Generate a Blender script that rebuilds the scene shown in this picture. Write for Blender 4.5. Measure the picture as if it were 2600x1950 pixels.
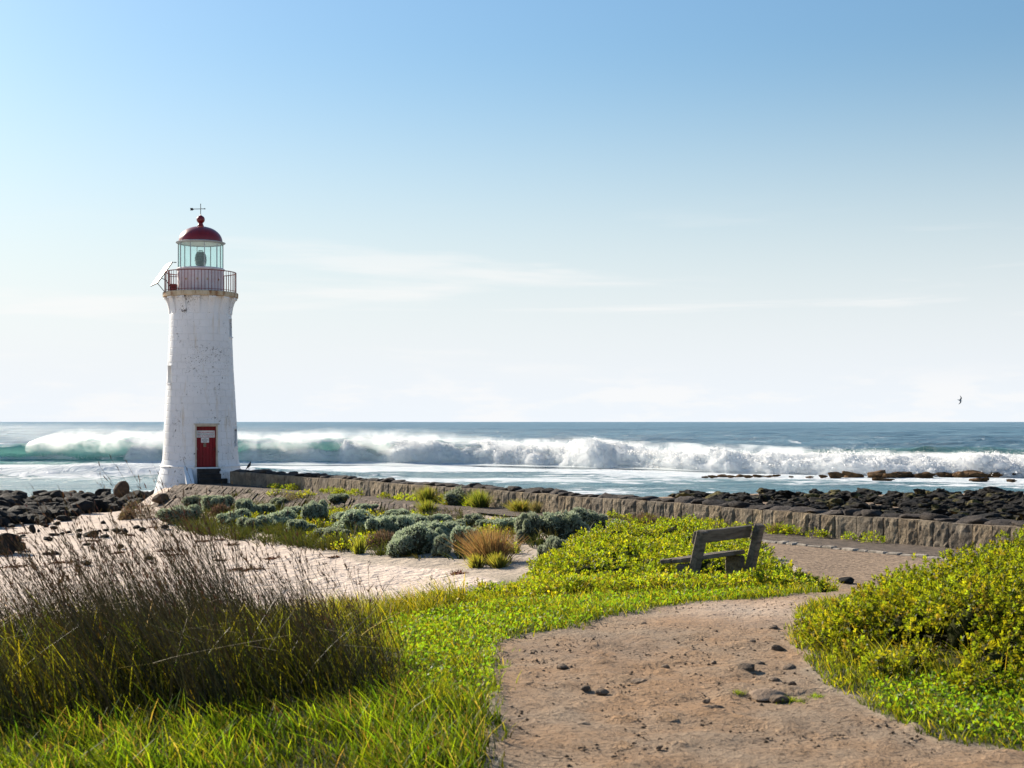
import bpy, math, random
import numpy as np
from mathutils import Vector, Matrix

# ---------------------------------------------------------------- clean
for o in list(bpy.data.objects):
    bpy.data.objects.remove(o, do_unlink=True)
scene = bpy.context.scene
COL = scene.collection
random.seed(7)
RNG = np.random.default_rng(7)
R = math.radians

# ---------------------------------------------------------------- camera
EYE = 3.9                      # metres above the sea (sea level is z = 0)
FP = 3611.1                    # focal length in pixels of the 2600 px wide photograph
CX, HY = 1300.0, 1071.0
cam_d = bpy.data.cameras.new('camera')
cam = bpy.data.objects.new('camera', cam_d)
COL.objects.link(cam)
cam.location = (0, 0, EYE)
cam.rotation_euler = (R(90), 0, 0)
cam_d.lens = 50
cam_d.sensor_width = 36
cam_d.shift_y = (HY - 975.0) / 2600.0
cam_d.clip_start = 0.1
cam_d.clip_end = 60000
cam_d.dof.use_dof = True
cam_d.dof.focus_distance = 34
cam_d.dof.aperture_fstop = 6.0
scene.camera = cam

# ---------------------------------------------------------------- sky and sun
SUN_AZ = R(44)                 # to the left of the view direction
SUN_EL = R(26)
SUN = Vector((-math.sin(SUN_AZ) * math.cos(SUN_EL), math.cos(SUN_AZ) * math.cos(SUN_EL), math.sin(SUN_EL)))
world = bpy.data.worlds.new('World')
scene.world = world
world.use_nodes = True
wn, wl = world.node_tree.nodes, world.node_tree.links
wn.clear()
w_out = wn.new('ShaderNodeOutputWorld')
w_bg = wn.new('ShaderNodeBackground')
w_bg.inputs['Strength'].default_value = 0.062
sky = wn.new('ShaderNodeTexSky')
sky.sky_type = 'NISHITA'
sky.sun_disc = False
sky.sun_elevation = SUN_EL
sky.sun_rotation = -SUN_AZ
sky.altitude = 0
sky.air_density = 1.7
sky.dust_density = 0.7
sky.ozone_density = 8.0
w_geo = wn.new('ShaderNodeTexCoord')


def wmath(op, a, b=None, c=None, clamp=False):
    n = wn.new('ShaderNodeMath')
    n.operation = op
    n.use_clamp = clamp
    for i, v in enumerate((a, b, c)):
        if v is None:
            continue
        if isinstance(v, (int, float)):
            n.inputs[i].default_value = v
        else:
            wl.new(v, n.inputs[i])
    return n.outputs[0]


def wramp(fac, lo, hi):
    n = wn.new('ShaderNodeMapRange')
    n.interpolation_type = 'SMOOTHSTEP'
    wl.new(fac, n.inputs[0])
    n.inputs[1].default_value, n.inputs[2].default_value = lo, hi
    return n.outputs[0]


w_sep = wn.new('ShaderNodeSeparateXYZ')
wl.new(w_geo.outputs['Generated'], w_sep.inputs[0])
w_z = w_sep.outputs['Z']
# thin cloud streaks (stretched sideways) and a low bank of small cumulus near the horizon
w_map = wn.new('ShaderNodeMapping')
w_map.inputs['Scale'].default_value = (2.2, 2.2, 26)
w_map.inputs['Location'].default_value = (3.1, 0.4, 1.3)
wl.new(w_geo.outputs['Generated'], w_map.inputs[0])
w_n1 = wn.new('ShaderNodeTexNoise')
w_n1.inputs['Scale'].default_value = 1.6
w_n1.inputs['Detail'].default_value = 7
w_n1.inputs['Roughness'].default_value = 0.55
w_n1.inputs['Distortion'].default_value = 0.4
wl.new(w_map.outputs[0], w_n1.inputs['Vector'])
streak = wramp(w_n1.outputs['Fac'], 0.52, 0.72)
band = wmath('MULTIPLY', wramp(w_z, 0.02, 0.06), wmath('SUBTRACT', 1.0, wramp(w_z, 0.09, 0.16)))
streak = wmath('MULTIPLY', streak, band)
w_map2 = wn.new('ShaderNodeMapping')
w_map2.inputs['Scale'].default_value = (7, 7, 30)
w_map2.inputs['Location'].default_value = (0.7, 2.4, 0.2)
wl.new(w_geo.outputs['Generated'], w_map2.inputs[0])
w_n2 = wn.new('ShaderNodeTexNoise')
w_n2.inputs['Scale'].default_value = 2.0
w_n2.inputs['Detail'].default_value = 6
w_n2.inputs['Roughness'].default_value = 0.6
wl.new(w_map2.outputs[0], w_n2.inputs['Vector'])
bank = wramp(w_n2.outputs['Fac'], 0.46, 0.62)
bank = wmath('MULTIPLY', bank, wmath('SUBTRACT', 1.0, wramp(w_z, 0.020, 0.045)))
cloud = wmath('ADD', wmath('MULTIPLY', streak, 0.6), wmath('MULTIPLY', bank, 0.55), clamp=True)
# pale sea haze low over the horizon, the same all the way round
w_hz = wn.new('ShaderNodeMix')
w_hz.data_type = 'RGBA'
wl.new(wmath('MULTIPLY', wmath('SUBTRACT', 1.0, wramp(w_z, -0.01, 0.265)), 1.0), w_hz.inputs['Factor'])
wl.new(sky.outputs[0], w_hz.inputs['A'])
w_hz.inputs['B'].default_value = (6.75, 7.15, 7.6, 1)
w_mix = wn.new('ShaderNodeMix')
w_mix.data_type = 'RGBA'
wl.new(cloud, w_mix.inputs['Factor'])
wl.new(w_hz.outputs['Result'], w_mix.inputs['A'])
w_mix.inputs['B'].default_value = (7.6, 7.5, 7.4, 1)
wl.new(w_mix.outputs['Result'], w_bg.inputs['Color'])
wl.new(w_bg.outputs[0], w_out.inputs['Surface'])

sun_d = bpy.data.lights.new('sun', 'SUN')
sun_d.energy = 5.0
sun_d.angle = R(0.6)
sun_d.color = (1.0, 0.89, 0.73)
sun = bpy.data.objects.new('sun', sun_d)
COL.objects.link(sun)
sun.rotation_euler = SUN.to_track_quat('Z', 'Y').to_euler()

vs = scene.view_settings
vs.view_transform = 'Standard'
vs.look = 'None'
vs.exposure = 1.08
vs.gamma = 1.0
scene.cycles.max_bounces = 9
scene.cycles.diffuse_bounces = 6
scene.cycles.glossy_bounces = 2
scene.cycles.transmission_bounces = 4
scene.cycles.transparent_max_bounces = 16
scene.cycles.volume_bounces = 3
scene.cycles.volume_step_rate = 1.0
scene.cycles.sample_clamp_indirect = 4
scene.cycles.sample_clamp_direct = 12
scene.cycles.use_denoising = True
scene.cycles.caustics_reflective = False
scene.cycles.caustics_refractive = False


# ================================================================ helpers
def px(x, y, Y):
    """A pixel of the photograph at depth Y, as a world point."""
    return Vector(((x - CX) / FP * Y, Y, EYE - (y - HY) / FP * Y))


def _hash(ix, iy, iz, seed):
    h = (ix.astype(np.int64) * 374761393 + iy.astype(np.int64) * 668265263 + iz.astype(np.int64) * 2147483647 + seed * 974711) & 0xFFFFFFFF
    h = ((h ^ (h >> 13)) * 1274126177) & 0xFFFFFFFF
    h = ((h ^ (h >> 16)) * 2246822519) & 0xFFFFFFFF
    return ((h ^ (h >> 15)) & 0xFFFFFF).astype(np.float64) / 0xFFFFFF


def vnoise(x, y, z=None, seed=0):
    x = np.asarray(x, float); y = np.asarray(y, float)
    z = np.zeros_like(x) if z is None else np.asarray(z, float)
    ix, iy, iz = np.floor(x), np.floor(y), np.floor(z)
    fx, fy, fz = x - ix, y - iy, z - iz
    u, v, w = fx * fx * (3 - 2 * fx), fy * fy * (3 - 2 * fy), fz * fz * (3 - 2 * fz)
    def c(a, b, d): return _hash(ix + a, iy + b, iz + d, seed)
    a0 = (c(0, 0, 0) * (1 - u) + c(1, 0, 0) * u) * (1 - v) + (c(0, 1, 0) * (1 - u) + c(1, 1, 0) * u) * v
    if np.all(fz == 0):
        return a0
    a1 = (c(0, 0, 1) * (1 - u) + c(1, 0, 1) * u) * (1 - v) + (c(0, 1, 1) * (1 - u) + c(1, 1, 1) * u) * v
    return a0 * (1 - w) + a1 * w


def fbm(x, y, z=None, seed=0, octs=4, gain=0.5):
    s = 0; a = 1; t = 0; f = 1.0
    for i in range(octs):
        s = s + a * vnoise(np.asarray(x) * f, np.asarray(y) * f, None if z is None else np.asarray(z) * f, seed + i * 17)
        t += a; a *= gain; f *= 2.03
    return s / t                                    # 0..1


def smooth(a, b, x):
    t = np.clip((np.asarray(x, float) - a) / (b - a), 0, 1)
    return t * t * (3 - 2 * t)


def mesh_np(name, V, F, smooth_shade=False, col=None, attrs=None):
    """V (n,3), F (m,k) with one k. col (n,3) point colours; attrs {name: (n,)}"""
    V = np.asarray(V, np.float32); F = np.asarray(F, np.int32)
    me = bpy.data.meshes.new(name)
    me.vertices.add(len(V)); me.vertices.foreach_set('co', V.ravel())
    k = F.shape[1]
    me.loops.add(F.size); me.loops.foreach_set('vertex_index', F.ravel())
    me.polygons.add(len(F))
    me.polygons.foreach_set('loop_start', np.arange(0, F.size, k, dtype=np.int32))
    me.polygons.foreach_set('loop_total', np.full(len(F), k, np.int32))
    if smooth_shade:
        me.polygons.foreach_set('use_smooth', np.ones(len(F), bool))
    if col is not None:
        a = me.color_attributes.new('col', 'FLOAT_COLOR', 'POINT')
        c4 = np.ones((len(V), 4), np.float32); c4[:, :3] = col
        a.data.foreach_set('color', c4.ravel())
    for n, v in (attrs or {}).items():
        a = me.attributes.new(n, 'FLOAT', 'POINT')
        a.data.foreach_set('value', np.asarray(v, np.float32))
    me.update(); me.validate()
    return me


class MB:
    """Collects polygons for one mesh."""
    def __init__(self): self.v = []; self.f = []
    def add(self, vs, fs):
        n = len(self.v); self.v += [tuple(p) for p in vs]
        self.f += [tuple(i + n for i in f) for f in fs]; return self
    def box(self, c, s, rot=None, taper=1.0, bevel=0.0):
        x, y, z = s[0] / 2, s[1] / 2, s[2] / 2
        centre = Vector(c)
        if bevel > 0:
            pts = []
            b = bevel
            fs = []
            # chamfered box: three shells of corner points
            idx = {}
            for sx in (-1, 1):
                for sy in (-1, 1):
                    for sz in (-1, 1):
                        t = taper if sz > 0 else 1.0
                        idx[(sx, sy, sz, 0)] = len(pts); pts.append((sx * x * t, sy * (y - b) * t, sz * (z - b)))
                        idx[(sx, sy, sz, 1)] = len(pts); pts.append((sx * (x - b) * t, sy * y * t, sz * (z - b)))
                        idx[(sx, sy, sz, 2)] = len(pts); pts.append((sx * (x - b) * t, sy * (y - b) * t, sz * z))
            I = idx
            for s1 in (-1, 1):
                fs.append([I[(s1, a, c, 0)] for a, c in ((-1, -1), (1, -1), (1, 1), (-1, 1))][::s1])
                fs.append([I[(a, s1, c, 1)] for a, c in ((-1, -1), (-1, 1), (1, 1), (1, -1))][::s1])
                fs.append([I[(a, c, s1, 2)] for a, c in ((-1, -1), (1, -1), (1, 1), (-1, 1))][::s1])
            for a in (-1, 1):
                for c in (-1, 1):
                    fs.append([I[(a, c, -1, 0)], I[(a, c, -1, 1)], I[(a, c, 1, 1)], I[(a, c, 1, 0)]][::a * c])
                    fs.append([I[(a, -1, c, 0)], I[(a, 1, c, 0)], I[(a, 1, c, 2)], I[(a, -1, c, 2)]][::a * c])
                    fs.append([I[(-1, a, c, 1)], I[(-1, a, c, 2)], I[(1, a, c, 2)], I[(1, a, c, 1)]][::a * c])
                    for e in (-1, 1):
                        fs.append([I[(a, c, e, 0)], I[(a, c, e, 1)], I[(a, c, e, 2)]][::a * c * e])
        else:
            pts = [(sx * x * (taper if sz > 0 else 1), sy * y * (taper if sz > 0 else 1), sz * z) for sz in (-1, 1) for sy in (-1, 1) for sx in (-1, 1)]
            fs = [(0, 2, 3, 1), (4, 5, 7, 6), (0, 1, 5, 4), (2, 6, 7, 3), (0, 4, 6, 2), (1, 3, 7, 5)]
        M = rot.to_3x3() if rot is not None else Matrix.Identity(3)
        return self.add([M @ Vector(p) + centre for p in pts], fs)
    def tube(self, pts, rad, n=6, caps=True):
        pts = [Vector(p) for p in pts]
        if not hasattr(rad, '__len__'): rad = [rad] * len(pts)
        vs, fs = [], []
        for i, p in enumerate(pts):
            d = (pts[min(i + 1, len(pts) - 1)] - pts[max(i - 1, 0)]).normalized()
            u = d.cross(Vector((0.13, 0.31, 0.94)) if abs(d.z) < 0.9 else Vector((1, 0.1, 0))).normalized(); w = d.cross(u)
            for k in range(n):
                a = 2 * math.pi * k / n
                vs.append(p + (u * math.cos(a) + w * math.sin(a)) * rad[i])
        for i in range(len(pts) - 1):
            for k in range(n):
                k2 = (k + 1) % n
                fs.append((i * n + k, i * n + k2, (i + 1) * n + k2, (i + 1) * n + k))
        if caps:
            fs.append(tuple(range(n))[::-1]); fs.append(tuple((len(pts) - 1) * n + k for k in range(n)))
        return self.add(vs, fs)
    def lathe(self, prof, n=48, a0=0.0, a1=2 * math.pi, caps=False):
        closed = abs(a1 - a0 - 2 * math.pi) < 1e-6
        m = n if closed else n + 1
        vs, fs = [], []
        for r, z in prof:
            for k in range(m):
                a = a0 + (a1 - a0) * k / n
                vs.append((r * math.sin(a), -r * math.cos(a), z))
        for i in range(len(prof) - 1):
            for k in range(n):
                k2 = (k + 1) % m
                fs.append((i * m + k, i * m + k2, (i + 1) * m + k2, (i + 1) * m + k))
        if caps:
            fs.append(tuple(range(m))[::-1]); fs.append(tuple((len(prof) - 1) * m + k for k in range(m)))
        return self.add(vs, fs)
    def mesh(self, name, smooth_shade=False):
        me = bpy.data.meshes.new(name)
        me.from_pydata(self.v, [], self.f)
        if smooth_shade:
            me.polygons.foreach_set('use_smooth', [True] * len(me.polygons))
        me.validate()
        return me
    def build(self, name, mat, parent=None, smooth_shade=False):
        return link(name, self.mesh(name, smooth_shade), mat, parent)


def link(name, me, mat=None, parent=None, loc=None, rot=None, scale=None):
    o = bpy.data.objects.new(name, me)
    COL.objects.link(o)
    if mat is not None and me is not None and len(me.materials) == 0:
        me.materials.append(mat)
    if parent is not None: o.parent = parent
    if loc is not None: o.location = loc
    if rot is not None: o.rotation_euler = rot
    if scale is not None: o.scale = scale
    return o


def empty(name, loc=(0, 0, 0), rz=0.0):
    return link(name, None, None, None, loc, (0, 0, rz))


def tag(o, label=None, cat=None, group=None, kind=None):
    if label: o['label'] = label
    if cat: o['category'] = cat
    if group: o['group'] = group
    if kind: o['kind'] = kind
    return o


# ---------------------------------------------------------------- materials
class NT:
    """Small node-graph helper."""
    def __init__(self, name):
        self.m = bpy.data.materials.new(name); self.m.use_nodes = True
        self.t = self.m.node_tree; self.n = self.t.nodes; self.l = self.t.links
        self.n.clear(); self.out = self.n.new('ShaderNodeOutputMaterial')
    def put(self, sock, v):
        if v is None: return
        if hasattr(v, 'is_output') or isinstance(v, bpy.types.NodeSocket): self.l.new(v, sock)
        elif isinstance(v, (tuple, list)) and len(v) == 3 and sock.type == 'RGBA': sock.default_value = (*v, 1)
        else: sock.default_value = v
    def node(self, typ, out=0, props=None, **ins):
        n = self.n.new(typ)
        for k, v in (props or {}).items(): setattr(n, k, v)
        for k, v in ins.items():
            k = k.replace('_', ' ')
            self.put(n.inputs[int(k)] if k.isdigit() else n.inputs[k], v)
        return n.outputs[out]
    def pos(self): return self.node('ShaderNodeNewGeometry', 'Position')
    def obj(self): return self.node('ShaderNodeTexCoord', 'Object')
    def mapping(self, v, scale=(1, 1, 1), loc=(0, 0, 0)):
        n = self.n.new('ShaderNodeMapping'); self.l.new(v, n.inputs[0])
        n.inputs['Scale'].default_value = scale; n.inputs['Location'].default_value = loc
        return n.outputs[0]
    def noise(self, v, scale, detail=4, rough=0.55, dist=0.0, out='Fac'):
        return self.node('ShaderNodeTexNoise', out, Vector=v, Scale=scale, Detail=detail, Roughness=rough, Distortion=dist)
    def voro(self, v, scale, out='Distance', feature='F1', rnd=1.0):
        return self.node('ShaderNodeTexVoronoi', out, dict(feature=feature), Vector=v, Scale=scale, Randomness=rnd)
    def ramp(self, f, lo, hi, a=0.0, b=1.0):
        n = self.n.new('ShaderNodeMapRange'); n.interpolation_type = 'SMOOTHSTEP'
        self.put(n.inputs[0], f)
        for i, v in enumerate((lo, hi, a, b)): self.put(n.inputs[i + 1], v)
        return n.outputs[0]
    def math(self, op, a, b=None, clamp=False):
        n = self.n.new('ShaderNodeMath'); n.operation = op; n.use_clamp = clamp
        self.put(n.inputs[0], a); self.put(n.inputs[1], b); return n.outputs[0]
    def mix(self, f, a, b, blend='MIX'):
        n = self.n.new('ShaderNodeMix'); n.data_type = 'RGBA'; n.blend_type = blend
        self.put(n.inputs['Factor'], f); self.put(n.inputs['A'], a); self.put(n.inputs['B'], b)
        return n.outputs['Result']
    def attr(self, name, out='Color'): return self.node('ShaderNodeAttribute', out, dict(attribute_name=name))
    def rnd(self): return self.node('ShaderNodeObjectInfo', 'Random')
    def bump(self, h, strength=0.5, dist=0.02, normal=None):
        n = self.n.new('ShaderNodeBump'); self.put(n.inputs['Height'], h)
        n.inputs['Strength'].default_value = strength; n.inputs['Distance'].default_value = dist
        self.put(n.inputs['Normal'], normal); return n.outputs[0]
    def bsdf(self, color, rough=0.7, normal=None, spec=0.3, metal=0.0, **kw):
        n = self.n.new('ShaderNodeBsdfPrincipled')
        self.put(n.inputs['Base Color'], color); self.put(n.inputs['Roughness'], rough)
        self.put(n.inputs['Normal'], normal); self.put(n.inputs['Specular IOR Level'], spec)
        self.put(n.inputs['Metallic'], metal)
        for k, v in kw.items(): self.put(n.inputs[k.replace('_', ' ')], v)
        return n.outputs[0]
    def mixs(self, f, a, b):
        n = self.n.new('ShaderNodeMixShader'); self.put(n.inputs[0], f); self.l.new(a, n.inputs[1]); self.l.new(b, n.inputs[2]); return n.outputs[0]
    def done(self, surf=None, vol=None):
        if surf is not None: self.l.new(surf, self.out.inputs['Surface'])
        if vol is not None: self.l.new(vol, self.out.inputs['Volume'])
        return self.m


def leaf_material(name, trans=0.45, rough=0.5, spec=0.25, boost=1.7, tint=(1.15, 1.1, 0.45)):
    g = NT(name)
    c = g.attr('col')
    rv = g.rnd()
    hs = g.node('ShaderNodeHueSaturation', 0, None, Hue=g.ramp(rv, 0, 1, 0.485, 0.515), Value=g.ramp(rv, 0, 1, 0.85, 1.15), Color=c)
    d = g.bsdf(hs, rough, None, spec)
    tc = g.mix(1.0, hs, (tint[0] * boost, tint[1] * boost, tint[2] * boost), 'MULTIPLY')
    tr = g.node('ShaderNodeBsdfTranslucent', 0, None, Color=tc)
    return g.done(g.mixs(trans, d, tr))


def simple(name, col, rough=0.6, noise_amt=0.15, scale=6.0, bump=0.1, spec=0.3, metal=0.0, bdist=0.01, col2=None):
    g = NT(name)
    p = g.pos()
    n = g.noise(p, scale, 5, 0.6)
    c2 = col2 or tuple(c * (1 - 2 * noise_amt) for c in col)
    c = g.mix(g.ramp(n, 0.35, 0.65), col, c2)
    nb = g.bump(g.noise(p, scale * 6, 4, 0.6), bump, bdist)
    return g.done(g.bsdf(c, rough, nb, spec, metal))


def mat_ground():
    g = NT('ground')
    p = g.pos()
    m = g.attr('col')
    sep = g.node('ShaderNodeSeparateColor', 0, None, Color=m).node
    mr, mg, mb = sep.outputs[0], sep.outputs[1], sep.outputs[2]
    # sand
    n1 = g.noise(p, 0.6, 5, 0.6); n2 = g.noise(p, 9, 5, 0.65)
    sand = g.mix(g.ramp(n1, 0.3, 0.7), (0.62, 0.51, 0.425), (0.53, 0.43, 0.355))
    sand = g.mix(g.ramp(n2, 0.58, 0.74), sand, (0.42, 0.33, 0.265))
    # trodden dirt
    n3 = g.noise(p, 1.1, 6, 0.65); n4 = g.noise(p, 26, 5, 0.7); n5 = g.noise(p, 90, 3, 0.6)
    dirt = g.mix(g.ramp(n3, 0.32, 0.68), (0.36, 0.224, 0.126), (0.32, 0.243, 0.172))
    dirt = g.mix(g.ramp(n4, 0.48, 0.66), dirt, (0.15, 0.105, 0.072))
    dirt = g.mix(g.math('MULTIPLY', g.ramp(g.noise(p, 0.45, 4, 0.6), 0.5, 0.7), 0.5), dirt, (0.20, 0.15, 0.115))
    dirt = g.mix(g.ramp(n5, 0.62, 0.74), dirt, (0.44, 0.36, 0.29))
    # grey gravel
    n6 = g.noise(p, 11, 6, 0.75)
    grav = g.mix(g.ramp(n6, 0.42, 0.60), (0.36, 0.265, 0.185), (0.13, 0.092, 0.066))
    # soil under plants
    soil = g.mix(g.ramp(n4, 0.4, 0.6), (0.085, 0.075, 0.032), (0.05, 0.062, 0.02))
    c = g.mix(mr, sand, dirt); c = g.mix(mb, c, grav); c = g.mix(mg, c, soil)
    # relief: footprints and ripples on sand, clods on dirt
    s1 = g.noise(p, 5.0, 5, 0.65, 0.0)
    s2 = g.ramp(g.noise(g.mapping(p, (1, 1, 1), (7, 3, 1)), 3.2, 2, 0.5), 0.40, 0.60)
    hs = g.math('ADD', g.math('MULTIPLY', s1, 0.11), g.math('MULTIPLY', s2, 0.035))
    d1 = g.noise(p, 17, 7, 0.72); d2 = g.ramp(g.noise(p, 8, 3, 0.6), 0.55, 0.75)
    hd = g.math('ADD', g.math('MULTIPLY', d1, 0.045), g.math('MULTIPLY', d2, 0.020))
    md = g.math('MAXIMUM', mr, g.math('MAXIMUM', mb, mg))
    mh = g.n.new('ShaderNodeMix'); mh.data_type = 'FLOAT'
    g.put(mh.inputs['Factor'], md); g.put(mh.inputs['A'], hs); g.put(mh.inputs['B'], hd)
    nb = g.bump(mh.outputs['Result'], 1.0, 1.0)
    return g.done(g.bsdf(c, 0.9, nb, 0.12))


def mat_rock(name, a, b, lichen=None, scale=3.0):
    g = NT(name)
    p = g.pos(); rv = g.rnd()
    n = g.noise(p, scale, 6, 0.65)
    c = g.mix(g.ramp(n, 0.35, 0.65), a, b)
    c = g.node('ShaderNodeHueSaturation', 0, None, Value=g.ramp(rv, 0, 1, 0.7, 1.35), Color=c)
    if lichen:
        c = g.mix(g.math('MULTIPLY', g.ramp(g.noise(p, 0.7, 5, 0.65), 0.54, 0.64), 0.85), c, lichen)
    nb = g.bump(g.noise(p, scale * 2.2, 9, 0.72), 1.0, 0.14)
    return g.done(g.bsdf(c, 0.85, nb, 0.15))


M = {}
M['ground'] = mat_ground()
M['black_rock'] = mat_rock('black_basalt', (0.011, 0.010, 0.0095), (0.030, 0.026, 0.023))
M['reef_rock'] = mat_rock('reef_basalt', (0.006, 0.0055, 0.005), (0.017, 0.0145, 0.0125), (0.13, 0.11, 0.035))
M['brown_rock'] = mat_rock('brown_boulder', (0.10, 0.066, 0.045), (0.055, 0.038, 0.028))
M['kelp_rock'] = mat_rock('kelp_covered_rock', (0.16, 0.085, 0.035), (0.07, 0.042, 0.022))
M['path_stone'] = mat_rock('path_stone', (0.34, 0.255, 0.185), (0.22, 0.165, 0.122), None, 8)
M['earth'] = simple('trodden_earth', (0.32, 0.235, 0.17), 0.95, 0.15, 9, 0.8, 0.1, bdist=0.02)
M['leaf'] = leaf_material('green_leaf', 0.52, 0.5, 0.2, 2.8, (1.22, 1.08, 0.30))
M['grass'] = leaf_material('grass_blade', 0.52, 0.5, 0.2, 2.7, (1.2, 1.08, 0.32))
M['silver'] = leaf_material('silver_leaf', 0.35, 0.8, 0.1, 1.5, (1, 1, 0.85))
M['rush'] = leaf_material('rush_stem', 0.15, 0.5, 0.25, 1.5, (1.1, 1.0, 0.55))
M['dry'] = leaf_material('dry_grass', 0.4, 0.6, 0.15, 1.8, (1.1, 1.0, 0.7))
M['scrub'] = leaf_material('scrub_leaf', 0.25, 0.6, 0.12, 1.5, (1.1, 1.05, 0.6))
M['twig'] = simple('twig_bark', (0.09, 0.065, 0.048), 0.85, 0.2, 20)
M['weed'] = simple('dry_seaweed', (0.085, 0.045, 0.028), 0.7, 0.25, 30, 0.4)


# ================================================================ terrain
WA = np.array([-12.6, 61.6]); WB = np.array([11.2, 26.9])       # sea wall front line, far end to near end
WD = (WB - WA) / np.linalg.norm(WB - WA)
WN = np.array([WD[1], -WD[0]])                                    # points to the camera side (left/front)
if WN[1] > 0: WN = -WN
WLEN = float(np.linalg.norm(WB - WA))
WALK_Z = EYE - 2.65
WALL_TOP = EYE - 2.10

CTRL = [(-3, 3, -1.7), (3, 3, -1.7), (0, -10, -1.7), (-15, -10, -1.9), (15, -10, -1.7), (-8, 4, -1.9), (9, 4, -1.6), (0, 7, -1.7), (2.5, 7.5, -1.69), (-2.5, 7, -1.7), (0.5, 10, -1.7), (2, 11, -1.7),
        (3.2, 14.2, -1.72), (1.2, 13, -1.72), (5, 10, -1.62), (6, 13, -1.66), (9, 16, -1.95), (-0.8, 11, -1.75), (-1, 14.5, -1.95), (-3, 11, -1.85),
        (-4, 14, -2.25), (-7, 12, -2.25), (-2, 17, -2.55), (-3, 20, -2.8), (0.5, 17, -2.12), (2.5, 16.5, -2.0), (-1.5, 22, -2.85), (-2, 26, -2.9),
        (0.3, 22, -2.6), (2.2, 24, -2.4), (4.5, 18.5, -2.2), (5.5, 23, -2.5), (7, 27, -2.62), (9, 23, -2.4), (14, 22, -2.4), (0, 28, -2.75), (3, 30, -2.6),
        (-2.6, 32, -2.9), (-7.8, 40, -3.12), (-10.7, 35, -3.2), (-5, 28, -3.0), (-8, 24, -3.0), (-12, 20, -2.9), (-13, 46.7, -3.35), (-20, 55, -3.52),
        (-22, 40, -3.3), (-17, 66, -3.72), (-25, 72, -3.92), (-13, 72, -3.9), (-15, 60, -3.5), (-9.5, 53, -3.12), (-5.2, 45, -2.88), (-1.2, 37.5, -2.75),
        (-40, 82, -4.4), (-40, 50, -3.6), (-45, 25, -3.2), (0, 84, -4.5), (40, 84, -4.3), (-5, 72, -4.1), (3, 62, -3.82), (15, 55, -3.52), (10, 68, -3.86), (25, 70, -3.82),
        (26, 78, -3.95), (12, 78, -4.0), (40, 60, -3.3), (17, 36, -3.0), (8, 44, -3.1), (0, 55, -3.4), (-6, 63, -3.7), (30, 30, -2.9), (30, 10, -2.0), (50, 40, -3.1), (0, 110, -6), (-60, 110, -6), (60, 110, -6)]
for t in (0.0, 0.25, 0.5, 0.75, 1.0, 1.3):
    p = WA + WD * WLEN * t
    CTRL.append((*(p + WN * 0.9), -2.67)); CTRL.append((*(p - WN * 1.6), -2.95))
CTRL = np.array(CTRL, float)


def _tps():
    n = len(CTRL); P = CTRL[:, :2]
    d = np.linalg.norm(P[:, None] - P[None], axis=2)
    K = np.where(d > 0, d * d * np.log(d + 1e-12), 0) + np.eye(n) * 0.4
    A = np.zeros((n + 3, n + 3)); A[:n, :n] = K; A[:n, n] = 1; A[:n, n + 1:] = P; A[n, :n] = 1; A[n + 1:, :n] = P.T
    return np.linalg.solve(A, np.concatenate([CTRL[:, 2], np.zeros(3)]))


TW = _tps()


def wall_coords(x, y):
    rx, ry = np.asarray(x, float) - WA[0], np.asarray(y, float) - WA[1]
    return rx * WD[0] + ry * WD[1], rx * WN[0] + ry * WN[1]        # along, in front (+)


def ground(x, y):
    x = np.asarray(x, float); y = np.asarray(y, float)
    sh = x.shape
    xf, yf = x.ravel(), y.ravel()
    out = np.empty(len(xf))
    for i in range(0, len(xf), 20000):
        X, Yv = xf[i:i + 20000], yf[i:i + 20000]
        d2 = (X[:, None] - CTRL[None, :, 0]) ** 2 + (Yv[:, None] - CTRL[None, :, 1]) ** 2
        out[i:i + 20000] = 0.5 * (np.where(d2 > 0, d2 * np.log(d2 + 1e-12), 0)) @ TW[:-3] + TW[-3] + TW[-2] * X + TW[-1] * Yv
    z = out + EYE
    # level walkway along the wall
    s, f = wall_coords(xf, yf)
    k = smooth(3.0, 1.9, f) * smooth(-1.2, -0.5, f) * smooth(-2.5, -1.0, s)
    z = z * (1 - k) + (WALK_Z - 0.03) * k
    # pitched stone bank falling from the walkway near the tower
    sl = np.interp(s, [-1, 3, 10, 16, 23, 26], [.46, .44, .40, .32, .18, 0.0])
    zb = WALK_Z - 0.07 - sl * np.maximum(f - 1.8, 0)
    z = np.where((f > 1.75) & (f < 4.2) & (s > -2) & (s < 25), np.minimum(z, zb), z)
    # undulations
    z = z + (fbm(xf * 0.5, yf * 0.5, seed=3) - 0.5) * 0.16 * (1 - k) * smooth(10, 20, yf)
    z = z + (fbm(xf * 2.2, yf * 2.2, seed=5, octs=3) - 0.5) * 0.035 * (1 - k)
    return z.reshape(sh)


def g1(x, y): return float(ground(np.array([x]), np.array([y]))[0])


def hit(x, y, y0=5.5, y1=90):
    """Where the view ray through a photo pixel meets the ground."""
    Y = np.concatenate([np.arange(y0, 20, 0.1), np.arange(20, y1, 0.2)])
    X = (x - CX) / FP * Y; Z = EYE - (y - HY) / FP * Y
    b = np.nonzero(Z <= ground(X, Y))[0]
    i = b[0] if len(b) else len(Y) - 1
    return Vector((X[i], Y[i], float(ground(X[i:i + 1], Y[i:i + 1])[0])))


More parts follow.
